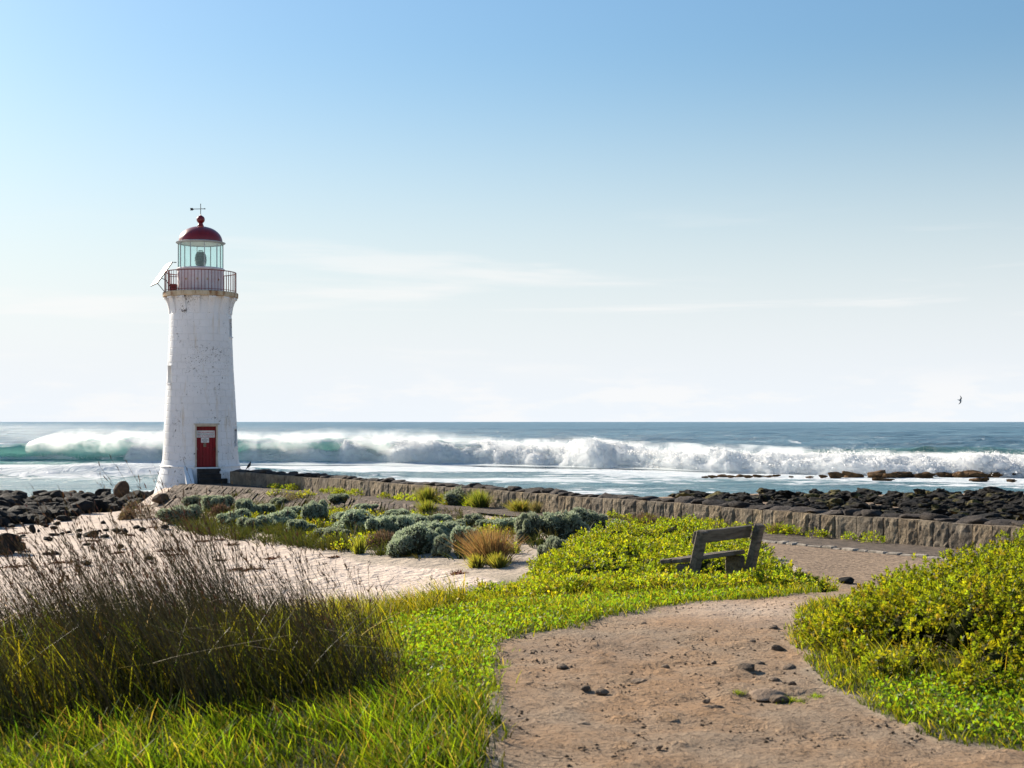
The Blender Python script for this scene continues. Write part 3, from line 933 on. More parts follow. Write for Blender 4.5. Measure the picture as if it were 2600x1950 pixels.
def build_lighthouse():
    root = empty('lighthouse', (TOWER[0], TOWER[1], 0), TROT)
    tag(root, 'white painted stone lighthouse with red dome and red door standing by the surf', 'lighthouse')
    zc = [-0.25, 0.12, 0.49, 0.86, 1.23, 1.60, 1.94] + [1.94 + 0.305 * k for k in range(1, 23)]
    DOOR = (9.0, 1.94 - 0.04, 1.94 + 0.305 * 6, 0.50)
    def ang(hw, r): return math.degrees(math.asin(hw / r))
    da = ang(0.485, 1.63)
    opens = [(9 - da, 9 + da, 1.93, zc[12]), (-68 - 7.6, -68 + 7.6, 5.58, 6.36), (72 - 7.0, 72 + 7.0, 7.64, 8.44), (71 - 6.0, 71 + 6.0, 2.80, 3.60)]
    shared = {}
    core = empty  # placeholder to keep names tidy
    tower = None
    # inner shaft, openings left out
    angs = sorted(set([float(k) for k in range(-180, 180, 6)] + [a for o_ in opens for a in o_[:2]]))
    zs = sorted(set(zc + [z for o_ in opens for z in o_[2:]] + [8.65]))
    mb = MB()
    for i in range(len(zs) - 1):
        z0, z1 = zs[i], zs[i + 1]
        for k in range(len(angs)):
            a0, a1 = angs[k], angs[(k + 1) % len(angs)]
            if k == len(angs) - 1: a1 += 360
            am, zm = (a0 + a1) / 2, (z0 + z1) / 2
            if any(o_[0] < am < o_[1] and o_[2] < zm < o_[3] for o_ in opens): continue
            r0, r1 = tr(z0) - 0.017, tr(z1) - 0.017
            mb.add([polar(r0, a0, z0), polar(r0, a1, z0), polar(r1, a1, z1), polar(r1, a0, z1)], [(0, 1, 2, 3)])
    tower = mb.build('tower', M['white'], root, False)

    def block_mesh(a0, a1, z0, z1, gap=0.006):
        n = max(2, int(round((a1 - a0) / 5)))
        r0, r1 = tr(z0), tr(z1)
        b = 0.011
        prof = [(r0 - .05, z0 + gap), (r0 - b, z0 + gap), (r0, z0 + gap + b), (r1, z1 - gap - b), (r1 - b, z1 - gap), (r1 - .05, z1 - gap)]
        rm = (r0 + r1) / 2
        ga = math.degrees(gap / rm); gb = math.degrees((gap + b) / rm)
        aa = [a0 + ga, a0 + gb] + [a0 + (a1 - a0) * k / n for k in range(1, n)] + [a1 - gb, a1 - ga]
        vs, fs = [], []
        for j, a in enumerate(aa):
            e = b if j in (0, len(aa) - 1) else 0.0
            for q, (r_, z_) in enumerate(prof):
                vs.append(polar(r_ - (e if 1 < q < 4 else 0), a, z_))
        m = len(prof)
        for j in range(len(aa) - 1):
            for q in range(m - 1):
                fs.append((j * m + q, (j + 1) * m + q, (j + 1) * m + q + 1, j * m + q + 1))
        fs.append(tuple(range(m))); fs.append(tuple((len(aa) - 1) * m + q for q in range(m))[::-1])
        return MB().add(vs, fs)

    rear = MB()
    nblk = 0
    rnd = random.Random(4)
    for ci in range(len(zc) - 1):
        z0, z1 = zc[ci], zc[ci + 1]
        nb = 18 if z0 < 1.9 else 16
        step = 360.0 / nb
        off = (ci % 2) * step / 2 + rnd.uniform(-2, 2)
        me = None
        for k in range(nb):
            a0 = -180 + off + k * step; a1 = a0 + step
            ac = (a0 + a1) / 2
            acw = (ac + 180) % 360 - 180
            sh = acw - ac
            ivs = [(a0 + sh, a1 + sh)]
            for o_ in opens:
                if o_[2] < z1 - 0.02 and o_[3] > z0 + 0.02:
                    nv = []
                    for (u, v) in ivs:
                        if v <= o_[0] or u >= o_[1]: nv.append((u, v)); continue
                        if u < o_[0] - 1: nv.append((u, o_[0]))
                        if v > o_[1] + 1: nv.append((o_[1], v))
                    ivs = nv
            full = len(ivs) == 1 and abs(ivs[0][1] - ivs[0][0] - step) < 1e-6
            vis = abs(acw) < 97
            if full and vis:
                if me is None:
                    me = block_mesh(-step / 2, step / 2, z0, z1).mesh('block')
                link('block', me, M['white'], tower, None, (0, 0, R(acw + rnd.uniform(-.03, .03)))); nblk += 1
            else:
                for (u, v) in ivs:
                    bm = block_mesh(u, v, z0, z1)
                    if vis and nblk < 300:
                        bm.build('block', M['white'], tower); nblk += 1
                    else:
                        rear.add(bm.v, bm.f)
    tag(rear.build('masonry', M['white'], tower), kind='stuff')
    print('blocks', nblk)
    # string course above the flared base
    r = tr(1.96)
    MB().lathe([(r - .05, 1.90), (r + .045, 1.905), (r + .055, 1.965), (r + .02, 2.0), (r - .06, 2.03)], 72, R(9 + da + 1), R(9 - da - 1 + 360)).build('string_course', M['white'], root, False)
    # door, frame, signs
    rd = 1.63
    dx = empty('door_bay'); bpy.data.objects.remove(dx)
    Mz = Matrix.Rotation(R(9), 4, 'Z')
    def dloc(x, y, z): return Mz @ Vector((x, y, z))     # y = -distance from the axis
    yd = -(rd - 0.24)
    ztop = zc[12]
    fr = MB()
    for s in (-1, 1): fr.box(dloc(s * 0.455, -(rd - 0.16), (1.93 + ztop) / 2), (0.06, 0.26, ztop - 1.93), Mz, 1, 0.006)
    fr.box(dloc(0, -(rd - 0.10), ztop - 0.035), (0.85, 0.14, 0.07), Mz, 1, 0.006)
    fr.box(dloc(0, -(rd - 0.02), ztop + 0.035), (1.10, 0.10, 0.055), Mz, 1, 0.006)
    fr.build('door_frame', M['cream'], root)
    door = MB().box(dloc(0, yd + 0.04, 2.85), (0.86, 0.03, 1.82), Mz).build('door', M['door'], root)
    for k in range(6):
        w = 0.86 / 6
        MB().box(dloc(-0.43 + w * (k + .5), yd, 2.85), (w - 0.008, 0.045, 1.81), Mz, 1, 0.004).build('plank', M['door'], door)
    MB().box(dloc(0.36, yd - 0.04, 2.72), (0.03, 0.05, 0.12), Mz, 1, 0.005).build('handle', M['iron'], door)
    def sign(z, w, hgt, x=0.0):
        return MB().box(dloc(x, yd - 0.033, z), (w, 0.012, hgt), Mz, 1, 0.003).build('sign', M['sign'], door)
    def text(s, z, size, mat, parent, x=0.0):
        cu = bpy.data.curves.new('lettering', 'FONT'); cu.body = s; cu.size = size; cu.align_x = 'CENTER'; cu.align_y = 'CENTER'; cu.extrude = 0.0012; cu.resolution_u = 2; cu.offset = 0.0012
        t = bpy.data.objects.new('lettering', cu); COL.objects.link(t)
        dg = bpy.context.evaluated_depsgraph_get()
        me = bpy.data.meshes.new_from_object(t.evaluated_get(dg)); bpy.data.objects.remove(t)
        o = link('lettering', me, mat, parent, dloc(x, yd - 0.0415, z), (R(90), 0, R(9)))
        return o
    s1 = sign(3.37, 0.78, 0.30, -0.01)
    text('PERSONS DAMAGING', 3.445, 0.072, M['sign_red'], s1, -0.01)
    text('LIGHT INSTALLATION', 3.365, 0.072, M['sign_dark'], s1, -0.01)
    text('WILL BE PROSECUTED', 3.285, 0.070, M['sign_red'], s1, -0.01)
    s2 = sign(3.10, 0.34, 0.21, -0.04)
    for q, wq in enumerate((0.12, 0.26, 0.27, 0.22, 0.16)):
        MB().box(dloc(-0.04, yd - 0.040, 3.17 - q * 0.036), (wq, 0.003, 0.013), Mz).build('print_line', M['sign_dark'], s2)
    MB().box(dloc(-0.05, yd - 0.024, 2.90), (0.12, 0.006, 0.17), Mz).build('bare_patch', M['path_stone'], door)
    # window slots
    for (a0, a1, z0, z1) in opens[1:]:
        am = (a0 + a1) / 2; Ma = Matrix.Rotation(R(am), 4, 'Z')
        rr = tr((z0 + z1) / 2); hw = rr * math.sin(R((a1 - a0) / 2))
        w = MB()
        for s in (-1, 1): w.box(Ma @ Vector((s * (hw + 0.012), -(rr - 0.13), (z0 + z1) / 2)), (0.035, 0.25, z1 - z0 + .03), Ma)
        w.box(Ma @ Vector((0, -(rr - 0.13), z1 + 0.012)), (hw * 2 + .1, 0.25, 0.03), Ma)
        wo = w.build('window', M['white'], root)
        MB().box(Ma @ Vector((0, -(rr - 0.10), z0 - 0.005)), (hw * 2 + 0.1, 0.30, 0.05), Ma).build('sill', M['white'], wo)
        MB().box(Ma @ Vector((0, -(rr - 0.20), (z0 + z1) / 2)), (hw * 2, 0.02, z1 - z0), Ma).build('pane', M['mull'], wo)
    # flared head, corbels, gallery
    flare = [(1.335, 8.63), (1.335, 8.75), (1.345, 8.92), (1.36, 9.08), (1.385, 9.22), (1.41, 9.31), (1.425, 9.39)]
    MB().lathe(flare, 84).build('head', M['white'], root, True)
    for k in range(14):
        a = -6.7 + k * 360 / 14
        hwid = 5.6
        prof = [(1.375, 8.66), (1.385, 8.80), (1.415, 8.97), (1.462, 9.13), (1.515, 9.25), (1.56, 9.33), (1.57, 9.385)]
        vs, fs = [], []
        aa = [a - hwid, a - hwid + .6, a, a + hwid - .6, a + hwid]
        for j, x in enumerate(aa):
            for (r_, z_) in prof: vs.append(polar(r_ - (0.012 if j in (0, 4) else 0), x, z_))
        for x in (aa[0], aa[-1]):
            for (r_, z_) in prof: vs.append(polar(r_ - 0.20, x, z_))
        m = len(prof)
        for j in range(4):
            for q in range(m - 1): fs.append((j * m + q, (j + 1) * m + q, (j + 1) * m + q + 1, j * m + q + 1))
        for q in range(m - 1):
            fs.append((5 * m + q, q, q + 1, 5 * m + q + 1)); fs.append((4 * m + q, 6 * m + q, 6 * m + q + 1, 4 * m + q + 1))
        fs.append((5 * m, 6 * m, 4 * m, 3 * m, 2 * m, m, 0))
        c = MB().add(vs, fs).build('corbel', M['white'], root)
        MB().box(polar(1.53, a, 9.335), (0.33, 0.115, 0.085), Matrix.Rotation(R(a), 4, 'Z'), 1, 0.01).build('cap', M['white'], c)
    MB().lathe([(0.4, 9.385), (1.60, 9.385), (1.635, 9.40), (1.64, 9.57), (1.62, 9.60), (0.4, 9.605)], 84).build('gallery_slab', M['slab'], root, False)
    # railing
    rl = MB().lathe([(1.525, 10.48), (1.525, 10.515), (1.555, 10.515), (1.555, 10.48), (1.525, 10.48)], 72).build('railing', M['rail'], root)
    bal = MB().tube([(0, 0, 9.60), (0, 0, 10.49)], 0.0125, 6).mesh('baluster')
    for k in range(66):
        p = polar(1.54, k * 360 / 66 + 1.3, 0)
        link('baluster', bal, M['rail'], rl, p)
    MB().lathe([(1.53, 9.665), (1.53, 9.685), (1.55, 9.685), (1.55, 9.665), (1.53, 9.665)], 72).build('bottom_rail', M['rail'], rl)
    post = MB().tube([(0, 0, 9.60), (0, 0, 10.50)], 0.022, 8).mesh('post')
    for a in (-88, -62, 84, 150, 200, 240): link('post', post, M['rail'], rl, polar(1.54, a, 0))
    # gallery gate seen behind on the left
    gt = MB().tube([polar(1.53, -112, 10.38), polar(1.02, -112, 10.34)], 0.014, 6).tube([polar(1.53, -112, 9.95), polar(1.02, -112, 9.98)], 0.014, 6)
    for q in range(5): gt.tube([polar(1.05 + .1 * q, -112, 9.62), polar(1.05 + .1 * q, -112, 10.36)], 0.011, 5)
    gt.build('gate', M['rail'], root)
    MB().box(polar(1.18, -96, 9.80), (0.26, 0.3, 0.38), Matrix.Rotation(R(-96), 4, 'Z'), 1, 0.02).build('equipment_box', M['rail'], root)
    # lantern drum
    MB().lathe([(1.00, 9.605), (1.00, 10.56), (1.045, 10.60), (1.05, 10.655), (1.0, 10.69), (0.2, 10.69)], 64).build('lantern_drum', M['drum'], root, False)
    for a in (-8, 17, 50, -38):
        v = MB().lathe([(0.0, 0.035), (0.03, 0.03), (0.05, 0.0), (0.06, -0.02)], 14).build('vent', M['slab'], root, True)
        v.location = polar(1.0, a, 10.15); v.rotation_euler = (R(90), 0, R(a))
    # glazing: ten sides
    N = 10
    a_off = 9.5
    rg = 0.975
    for k in range(N):
        a = a_off + k * 36
        p = polar(rg, a, 0)
        mu = MB().box((p.x, p.y, 11.25), (0.034, 0.045, 1.12), Matrix.Rotation(R(a), 4, 'Z'), 1, 0.005).build('mullion', M['mull'], root)
        am = a + 18
        q = polar(rg * math.cos(R(18)), am, 0)
        MB().box((q.x, q.y, 11.25), (2 * rg * math.sin(R(18)) - 0.03, 0.008, 1.12), Matrix.Rotation(R(am), 4, 'Z')).build('pane', M['glass'], root)
    MB().lathe([(0.93, 11.76), (1.00, 11.76), (1.075, 11.80), (1.085, 11.83), (0.95, 11.87), (0.90, 11.87), (0.90, 11.78), (0.93, 11.76)], 40).build('eave', M['mull'], root, False)
    # dome
    pr = [(0.955, 11.86)]
    for k in range(1, 13):
        t = k / 13 * math.pi / 2
        pr.append((0.955 * math.cos(t) ** 0.92, 11.86 + 0.69 * math.sin(t)))
    pr += [(0.16, 12.545), (0.115, 12.62), (0.095, 12.70)]
    dome = MB().lathe(pr, 64).build('dome', M['dome'], root, True)
    ball = [(0.09, 12.68)] + [(0.182 * math.sin(t), 12.86 - 0.182 * math.cos(t)) for t in np.linspace(0.5, math.pi - 0.2, 14)] + [(0.03, 13.06), (0.0, 13.09)]
    MB().lathe(ball, 32).build('ball_finial', M['dome'], dome, True)
    MB().lathe([(0.9, 11.80), (0.85, 11.86), (0.6, 12.2), (0.0, 12.4)], 40).build('ceiling', M['sign'], dome, True)
    # wind vane
    va = empty('wind_vane'); va.parent = root
    vz = 13.335
    MB().tube([(0, 0, 13.05), (0, 0, 13.55)], 0.016, 6).build('spindle', M['iron'], va)
    MB().lathe([(0, 13.52), (0.022, 13.545), (0.0, 13.57)], 10).build('tip', M['iron'], va, True)
    MB().lathe([(0, vz - .04), (0.035, vz), (0, vz + .04)], 12).build('hub', M['iron'], va, True)
    MB().tube([(-0.30, 0, vz - 0.02), (0.16, 0, vz + 0.005)], 0.014, 6).build('arm', M['iron'], va)
    fl = [(-0.46, 0.055), (-0.34, 0.055), (-0.29, 0), (-0.34, -0.055), (-0.46, -0.055), (-0.44, 0)]
    n = len(fl)
    MB().add([(x, s * .006, vz - 0.03 + z) for s in (-1, 1) for x, z in fl], [tuple(range(n)), tuple(range(n, 2 * n))[::-1]] + [(k, (k + 1) % n, n + (k + 1) % n, n + k)[::-1] for k in range(n)]).build('flight', M['iron'], va)
    hd = [(0.15, 0.035), (0.23, 0), (0.15, -0.035)]; n = 3
    MB().add([(x, s * .006, vz + 0.005 + z) for s in (-1, 1) for x, z in hd], [tuple(range(n)), tuple(range(n, 2 * n))[::-1]] + [(k, (k + 1) % n, n + (k + 1) % n, n + k)[::-1] for k in range(n)]).build('arrow_head', M['iron'], va)
    # lamp: stepped barrel lens on a pedestal
    lens = []
    zz = np.linspace(10.80, 11.42, 19)
    for k, z in enumerate(zz):
        t = (z - 11.08) / 0.36
        rr = 0.245 * math.sqrt(max(0.06, 1 - (t * 0.86) ** 2))
        lens.append((rr + (0.028 if k % 2 else 0.0), z))
    lamp = MB().lathe([(0.0, 10.69), (0.13, 10.69), (0.11, 10.78), (0.17, 10.80)], 24).build('lamp_pedestal', M['brass'], root, True)
    lo = MB().lathe(lens, 28).build('lens', M['lens'], lamp, False)
    MB().lathe([(0.17, 10.95), (0.2, 10.98), (0.2, 11.20), (0.17, 11.24), (0.0, 11.25)], 20).build('bull_eye', M['brass'], lamp, False)
    cr = MB()
    for k in range(8):
        p = polar(0.085, k * 45, 0); cr.tube([(p.x, p.y, 11.40), (p.x, p.y, 11.48)], 0.007, 4)
    cr.lathe([(0.08, 11.475), (0.092, 11.475), (0.092, 11.49), (0.08, 11.49)], 16)
    cr.build('lens_crown', M['brass'], lamp)
    # solar panel hanging outside the railing on the left
    sp = MB()
    P1, P2 = Vector((-1.22, -0.15, 10.92)), Vector((-1.86, -0.15, 9.99))
    off = Vector((-0.30, 0.85, -0.05))
    nrm = (P2 - P1).cross(off).normalized()
    q = [P1, P2, P2 + off, P1 + off]
    sp.add([v + nrm * s for s in (-.015, .015) for v in q], [(0, 1, 2, 3), (7, 6, 5, 4), (0, 4, 5, 1), (1, 5, 6, 2), (2, 6, 7, 3), (3, 7, 4, 0)])
    panel = sp.build('solar_panel', M['panel'], root)
    f = MB()
    for a, b in ((q[0], q[1]), (q[1], q[2]), (q[3], q[0])): f.tube([a, b], 0.030, 6)
    f.build('panel_frame', M['iron'], panel)
    for pts_, r_ in (([P1.lerp(P2, 0.35), Vector((-1.45, -0.45, 10.42))], 0.02), ([P1.lerp(P2, 0.75), Vector((-1.48, -0.4, 10.10)), Vector((-1.25, -0.75, 9.7))], 0.018), ([P2, Vector((-1.55, -0.12, 9.62))], 0.016)):
        MB().tube(pts_, r_, 6).build('bracket', M['iron'], panel)
    MB().tube([P1, P1 + Vector((0.18, 0, 0.0))], 0.012, 6).box(P1 + Vector((0.13, 0, 0.0)), (0.10, 0.04, 0.035)).build('sensor', M['iron'], panel)
    # stairs down from the door, dark stone, with a white sloping cheek wall on the left
    for k in range(4):
        wq = 0.98 + 0.10 * k
        MB().box(dloc(0.06 + 0.05 * k, -(rd + 0.06 + 0.27 * k), 1.88 - 0.205 * k - 0.25), (wq, 0.5, 0.5), Mz, 1, 0.012).build('step', M['dark_stone'], root)
    ck = MB()
    pts = [(-0.72, -1.60, 1.99), (-0.42, -1.55, 1.99), (-0.22, -2.75, 1.12), (-0.55, -2.80, 1.12)]
    A = [Vector(p) for p in pts]; B_ = [Vector((p[0], p[1], 0.9)) for p in pts]
    ck.add(A + B_, [(0, 1, 2, 3)[::-1], (0, 4, 5, 1)[::-1], (1, 5, 6, 2)[::-1], (2, 6, 7, 3)[::-1], (3, 7, 4, 0)[::-1]])
    ck.build('cheek_wall', M['white'], root)
    return root


build_lighthouse()


# ================================================================ sea wall, walkway, apron
def wp(s, f, z):
    return Vector((WA[0] + WD[0] * s + WN[0] * f, WA[1] + WD[1] * s + WN[1] * f, z))


def mat_wallstone():
    g = NT('weathered_wall_stone')
    p = g.pos(); rv = g.rnd()
    n = g.noise(p, 2.2, 6, 0.65)
    c = g.mix(g.ramp(n, 0.35, 0.65), (0.345, 0.275, 0.190), (0.19, 0.148, 0.105))
    c = g.node('ShaderNodeHueSaturation', 0, None, Value=g.ramp(rv, 0, 1, 0.8, 1.25), Saturation=g.ramp(rv, 0, 1, 0.8, 1.1), Color=c)
    lich = g.ramp(g.noise(p, 1.3, 5, 0.65), 0.60, 0.72)
    c = g.mix(g.math('MULTIPLY', lich, 0.55), c, (0.42, 0.37, 0.30))
    pit = g.ramp(g.noise(g.mapping(p, (1, 1, 0.8)), 12, 7, 0.75), 0.54, 0.66)
    c = g.mix(g.math('MULTIPLY', pit, 0.6), c, (0.06, 0.045, 0.036))
    h = g.math('SUBTRACT', g.noise(g.mapping(p, (1, 1, 0.85)), 10, 8, 0.74), g.math('MULTIPLY', pit, 0.3))
    return g.done(g.bsdf(c, 0.9, g.bump(h, 1.0, 0.09), 0.15))


M['wall'] = mat_wallstone()
M['cap'] = mat_rock('dark_capstone', (0.085, 0.070, 0.060), (0.042, 0.036, 0.034), None, 4)
M['walk'] = simple('walkway_grit', (0.17, 0.135, 0.108), 0.9, 0.2, 4, 1.0, 0.12, bdist=0.06, col2=(0.09, 0.074, 0.062))
M['apron'] = mat_rock('pitched_stone', (0.20, 0.155, 0.12), (0.12, 0.092, 0.072), None, 3)
M['kerb'] = simple('pale_kerb_stone', (0.42, 0.37, 0.31), 0.85, 0.25, 7, 1.0, 0.15, bdist=0.03)


def build_wall():
    root = empty('sea_wall', wp(0, 0, WALK_Z), 0)
    tag(root, 'long low stone sea wall running from the lighthouse to the right edge', 'wall')
    inv = root.matrix_world
    base = Vector(root.location)
    rnd = random.Random(12)
    s = 0.9; end = WLEN + 9.0
    def wob(q): return 0.012 * math.sin(q * 0.7) + 0.008 * math.sin(q * 1.9 + 1)
    while s < end:
        w = rnd.choice((0.32, 0.36, 0.40, 0.44, 0.5, 0.6)) * rnd.uniform(0.92, 1.1) * (1.35 if s < 14 else 1.0)
        top = WALL_TOP - 0.03 + rnd.uniform(-0.008, 0.010) + wob(s)
        nx, nz = 8, 9
        gap = rnd.choice((0.010, 0.014, 0.018, 0.030))
        dep = 0.55
        proud = rnd.uniform(-0.035, 0.03)
        us = np.linspace(0, 1, nx); vs_ = np.linspace(0, 1, nz)
        U, Vv = np.meshgrid(us, vs_, indexing='ij')
        n = fbm(U * w * 7 + s * 7, Vv * 4.4 + s * 3, seed=71, octs=3)
        disp = (n - 0.5) * 0.055 + proud * 0.35
        edge = np.minimum(np.minimum(U, 1 - U) * w / 0.05, np.minimum(1 - Vv, 1) * 0.6 / 0.05).clip(0, 1)
        disp = disp * (0.3 + 0.7 * edge) - (1 - edge) * 0.010
        V = []
        for i in range(nx):
            for j in range(nz):
                q = wp(s + gap / 2 + us[i] * (w - gap), disp[i, j], WALK_Z - 0.12 + vs_[j] * (top - WALK_Z + 0.12)) - base
                V.append(tuple(q))
        F = [(i * nz + j, (i + 1) * nz + j, (i + 1) * nz + j + 1, i * nz + j + 1) for i in range(nx - 1) for j in range(nz - 1)]
        b0 = len(V)
        for i in range(nx):
            for z in (WALK_Z - 0.12, top + 0.01):
                V.append(tuple(wp(s + gap / 2 + us[i] * (w - gap), -dep, z) - base))
        for i in range(nx - 1):
            F.append((i * nz + nz - 1, (i + 1) * nz + nz - 1, b0 + (i + 1) * 2 + 1, b0 + i * 2 + 1))
            F.append((b0 + i * 2, b0 + i * 2 + 1, b0 + (i + 1) * 2 + 1, b0 + (i + 1) * 2))
        F.append(tuple(range(nz)) + (b0 + 1, b0)); F.append(tuple(((nx - 1) * nz + j) for j in range(nz))[::-1] + (b0 + (nx - 1) * 2, b0 + (nx - 1) * 2 + 1))
        mb = MB(); mb.v = V; mb.f = F
        o = mb.build('block', M['wall'], root)
        s += w
    # rough dark capping stones along the top
    caps = [rock_mesh('capstone', 40 + k, 3, 0.42, flat=0.5, cuts=14) for k in range(8)]
    s = 0.8
    while s < end:
        w = rnd.uniform(0.26, 0.72)
        h = rnd.choice((0.07, 0.08, 0.095, 0.11, 0.15))
        p = wp(s + w / 2, -0.36 + rnd.uniform(-.05, .04), WALL_TOP - 0.015 + wob(s)) - base
        o = link('capstone', rnd.choice(caps), M['cap'], root, p, (rnd.uniform(-.06, .06), rnd.uniform(-.08, .08), math.atan2(WD[1], WD[0]) + rnd.choice((0, math.pi)) + rnd.uniform(-.1, .1)), (w * 0.66, rnd.uniform(0.24, 0.34), h))
        s += w * 0.93
    # white painted end post beside the tower steps
    e = MB()
    for k in (0, 1): e.box(wp(0.40 + 0.0 * k, 0.02 + 0.17 * (k - .5), (WALK_Z + WALL_TOP) / 2 - 0.03) - base, (0.26, 0.155, WALL_TOP - WALK_Z + 0.02), Matrix.Rotation(math.atan2(WD[1], WD[0]), 4, 'Z'), 1, 0.012)
    e.build('end_post', M['white'], root)


def rock_mesh(name, seed, sub=2, rough=0.35, flat=0.0, cuts=7, freq=1.4):
    import bmesh
    bm = bmesh.new()
    bmesh.ops.create_icosphere(bm, subdivisions=sub, radius=1.0)
    V = np.array([v.co[:] for v in bm.verts])
    rs = np.random.default_rng(seed)
    for k in range(cuts):                                     # planar cuts make it angular
        n = rs.normal(size=3); n /= np.linalg.norm(n)
        d = rs.uniform(0.55, 0.9)
        e = V @ n - d
        V = V - np.where(e > 0, e, 0)[:, None] * n * 0.9
    nn = fbm(V[:, 0] * freq + seed, V[:, 1] * freq, V[:, 2] * freq + 9, seed=seed, octs=4)
    V = V * (1 + (nn - 0.5) * 2 * rough)[:, None]
    if flat: V[:, 2] = np.where(V[:, 2] > 0, V[:, 2], V[:, 2] * (1 - flat))
    V /= np.abs(V).max(0)
    for v, c in zip(bm.verts, V): v.co = c
    me = bpy.data.meshes.new(name)
    bm.to_mesh(me); bm.free()
    me.polygons.foreach_set('use_smooth', [sub > 2 and freq < 2] * len(me.polygons))
    return me


build_wall()


def build_walkway():
    ss = np.arange(-0.6, WLEN + 10, 0.25); ff = np.linspace(-0.15, 1.82, 10)
    S, Fq = np.meshgrid(ss, ff, indexing='ij')
    X = WA[0] + WD[0] * S + WN[0] * Fq; Y = WA[1] + WD[1] * S + WN[1] * Fq
    Z = WALK_Z + (fbm(X * 1.5, Y * 1.5, seed=81, octs=3) - 0.5) * 0.03
    i = np.arange(S.size).reshape(S.shape)
    F = np.stack([i[:-1, :-1], i[:-1, 1:], i[1:, 1:], i[1:, :-1]], -1).reshape(-1, 4)
    o = link('walkway', mesh_np('walkway', np.stack([X.ravel(), Y.ravel(), Z.ravel()], 1), F, True), M['walk'])
    tag(o, kind='structure')
    # pale edging stones
    rnd = random.Random(5)
    root = empty('stone_kerb', wp(36, 1.85, WALK_Z)); base = Vector(root.location)
    tag(root, 'row of pale edging stones along the walkway at the gravel turn', 'kerb')
    s = 31.0
    while s < 42:
        w = rnd.uniform(0.22, 0.5)
        MB().box(wp(s + w / 2, 1.86 + rnd.uniform(-.03, .03), WALK_Z - 0.045 + rnd.uniform(-.02, .02)) - base, (w * 0.95, rnd.uniform(.10, .24), 0.12), Matrix.Rotation(math.atan2(WD[1], WD[0]) + rnd.uniform(-.12, .12), 4, 'Z') @ Matrix.Rotation(rnd.uniform(-.12, .12), 4, 'X'), 0.9, 0.02).build('kerb_stone', M['kerb'], root)
        s += w


build_walkway()


def build_apron():
    root = empty('stone_apron', wp(6, 2.2, WALK_Z)); base = Vector(root.location)
    tag(root, 'sloping bank of slanted pitched stones below the lighthouse walkway', 'stone bank')
    T = np.array([(-0.6, 1.9, 1.12), (1.3, 1.84, 1.26), (8, 1.84, 1.27), (15, 1.84, 1.27), (23, 1.86, 1.26)])
    B = np.array([(1.0, 3.65, .26), (3.2, 3.8, .40), (9.5, 3.1, .76), (16, 2.6, 1.0), (24, 2.2, 1.16)])
    tt = np.linspace(0, 1, 5)
    rnd = random.Random(8)
    def at(u, v):
        a = [np.interp(u, [0, .10, .36, .64, 1], T[:, k]) for k in range(3)]; b = [np.interp(u, [0, .10, .36, .64, 1], B[:, k]) for k in range(3)]
        return wp(*[a[k] * (1 - v) + b[k] * v for k in range(3)])
    n = 86
    edges = [0.0]
    while edges[-1] < 1: edges.append(edges[-1] + rnd.uniform(0.007, 0.016))
    for i in range(len(edges) - 1):
        u0, u1 = edges[i], min(edges[i + 1], 1)
        um = (u0 + u1) / 2
        rows = 4 if um < 0.25 else 3 if um < 0.5 else 2
        cut = [0] + sorted(rnd.uniform(0.12, 0.88) for _ in range(rows - 1)) + [1]
        for r in range(rows):
            if rnd.random() < 0.06: continue
            v0, v1 = cut[r] + 0.01, cut[r + 1] - 0.01
            if v1 - v0 < 0.06: continue
            g = 0.0003
            c = [at(u0 + g, v0), at(u1 - g, v0), at(u1 - g, v1), at(u0 + g, v1)]
            hgt = rnd.uniform(0.03, 0.075); tl = rnd.uniform(-0.02, 0.02)
            lo = [p - base - Vector((0, 0, 0.10)) for p in c]
            mid = sum((p for p in c), Vector()) / 4
            up = [p.lerp(mid, 0.06) - base + Vector((0, 0, hgt + (tl if q in (0, 3) else -tl) + rnd.uniform(-.012, .012))) for q, p in enumerate(c)]
            MB().add(lo + up, [(4, 5, 6, 7)[::-1], (0, 1, 5, 4)[::-1], (1, 2, 6, 5)[::-1], (2, 3, 7, 6)[::-1], (3, 0, 4, 7)[::-1]]).build('stone', M['apron'], root)


build_apron()


# ================================================================ rocks
ROCKS = [rock_mesh('rock', 100 + k, 2, 0.34, 0.3, 13) for k in range(14)]
REEF = [rock_mesh('rock', 160 + k, 3, 0.62, 0.2, 16, 2.3) for k in range(10)]
BIGROCK = [rock_mesh('boulder', 130 + k, 3, 0.22, 0.3, 10) for k in range(5)]


def put_rock(name, me, mat, p, w, d, h, rz, sink=0.25, tilt=0.0):
    m = me
    if mat.name not in [x.name for x in me.materials]:
        if len(me.materials):
            key = me.name + mat.name
            m = _rm.get(key)
            if m is None:
                m = me.copy(); m.materials.clear(); m.materials.append(mat); _rm[key] = m
    o = link(name, m, mat, None, (p[0], p[1], p[2] + h / 2 * (1 - 2 * sink)), (tilt, tilt * 0.5, rz), (w / 2, d / 2, h / 2))
    return o


_rm = {}


ORD = 'leftmost second third fourth fifth sixth seventh eighth ninth tenth eleventh twelfth thirteenth fourteenth fifteenth sixteenth seventeenth eighteenth nineteenth twentieth twenty-first twenty-second twenty-third twenty-fourth twenty-fifth twenty-sixth twenty-seventh twenty-eighth twenty-ninth thirtieth thirty-first thirty-second thirty-third thirty-fourth'.split()


def nth(k, rows):
    r = sorted(range(len(rows)), key=lambda i: rows[i][0]).index(k)
    return 'leftmost of them' if r == 0 else 'rightmost of them' if r == len(rows) - 1 else ORD[r] + ' from the left'


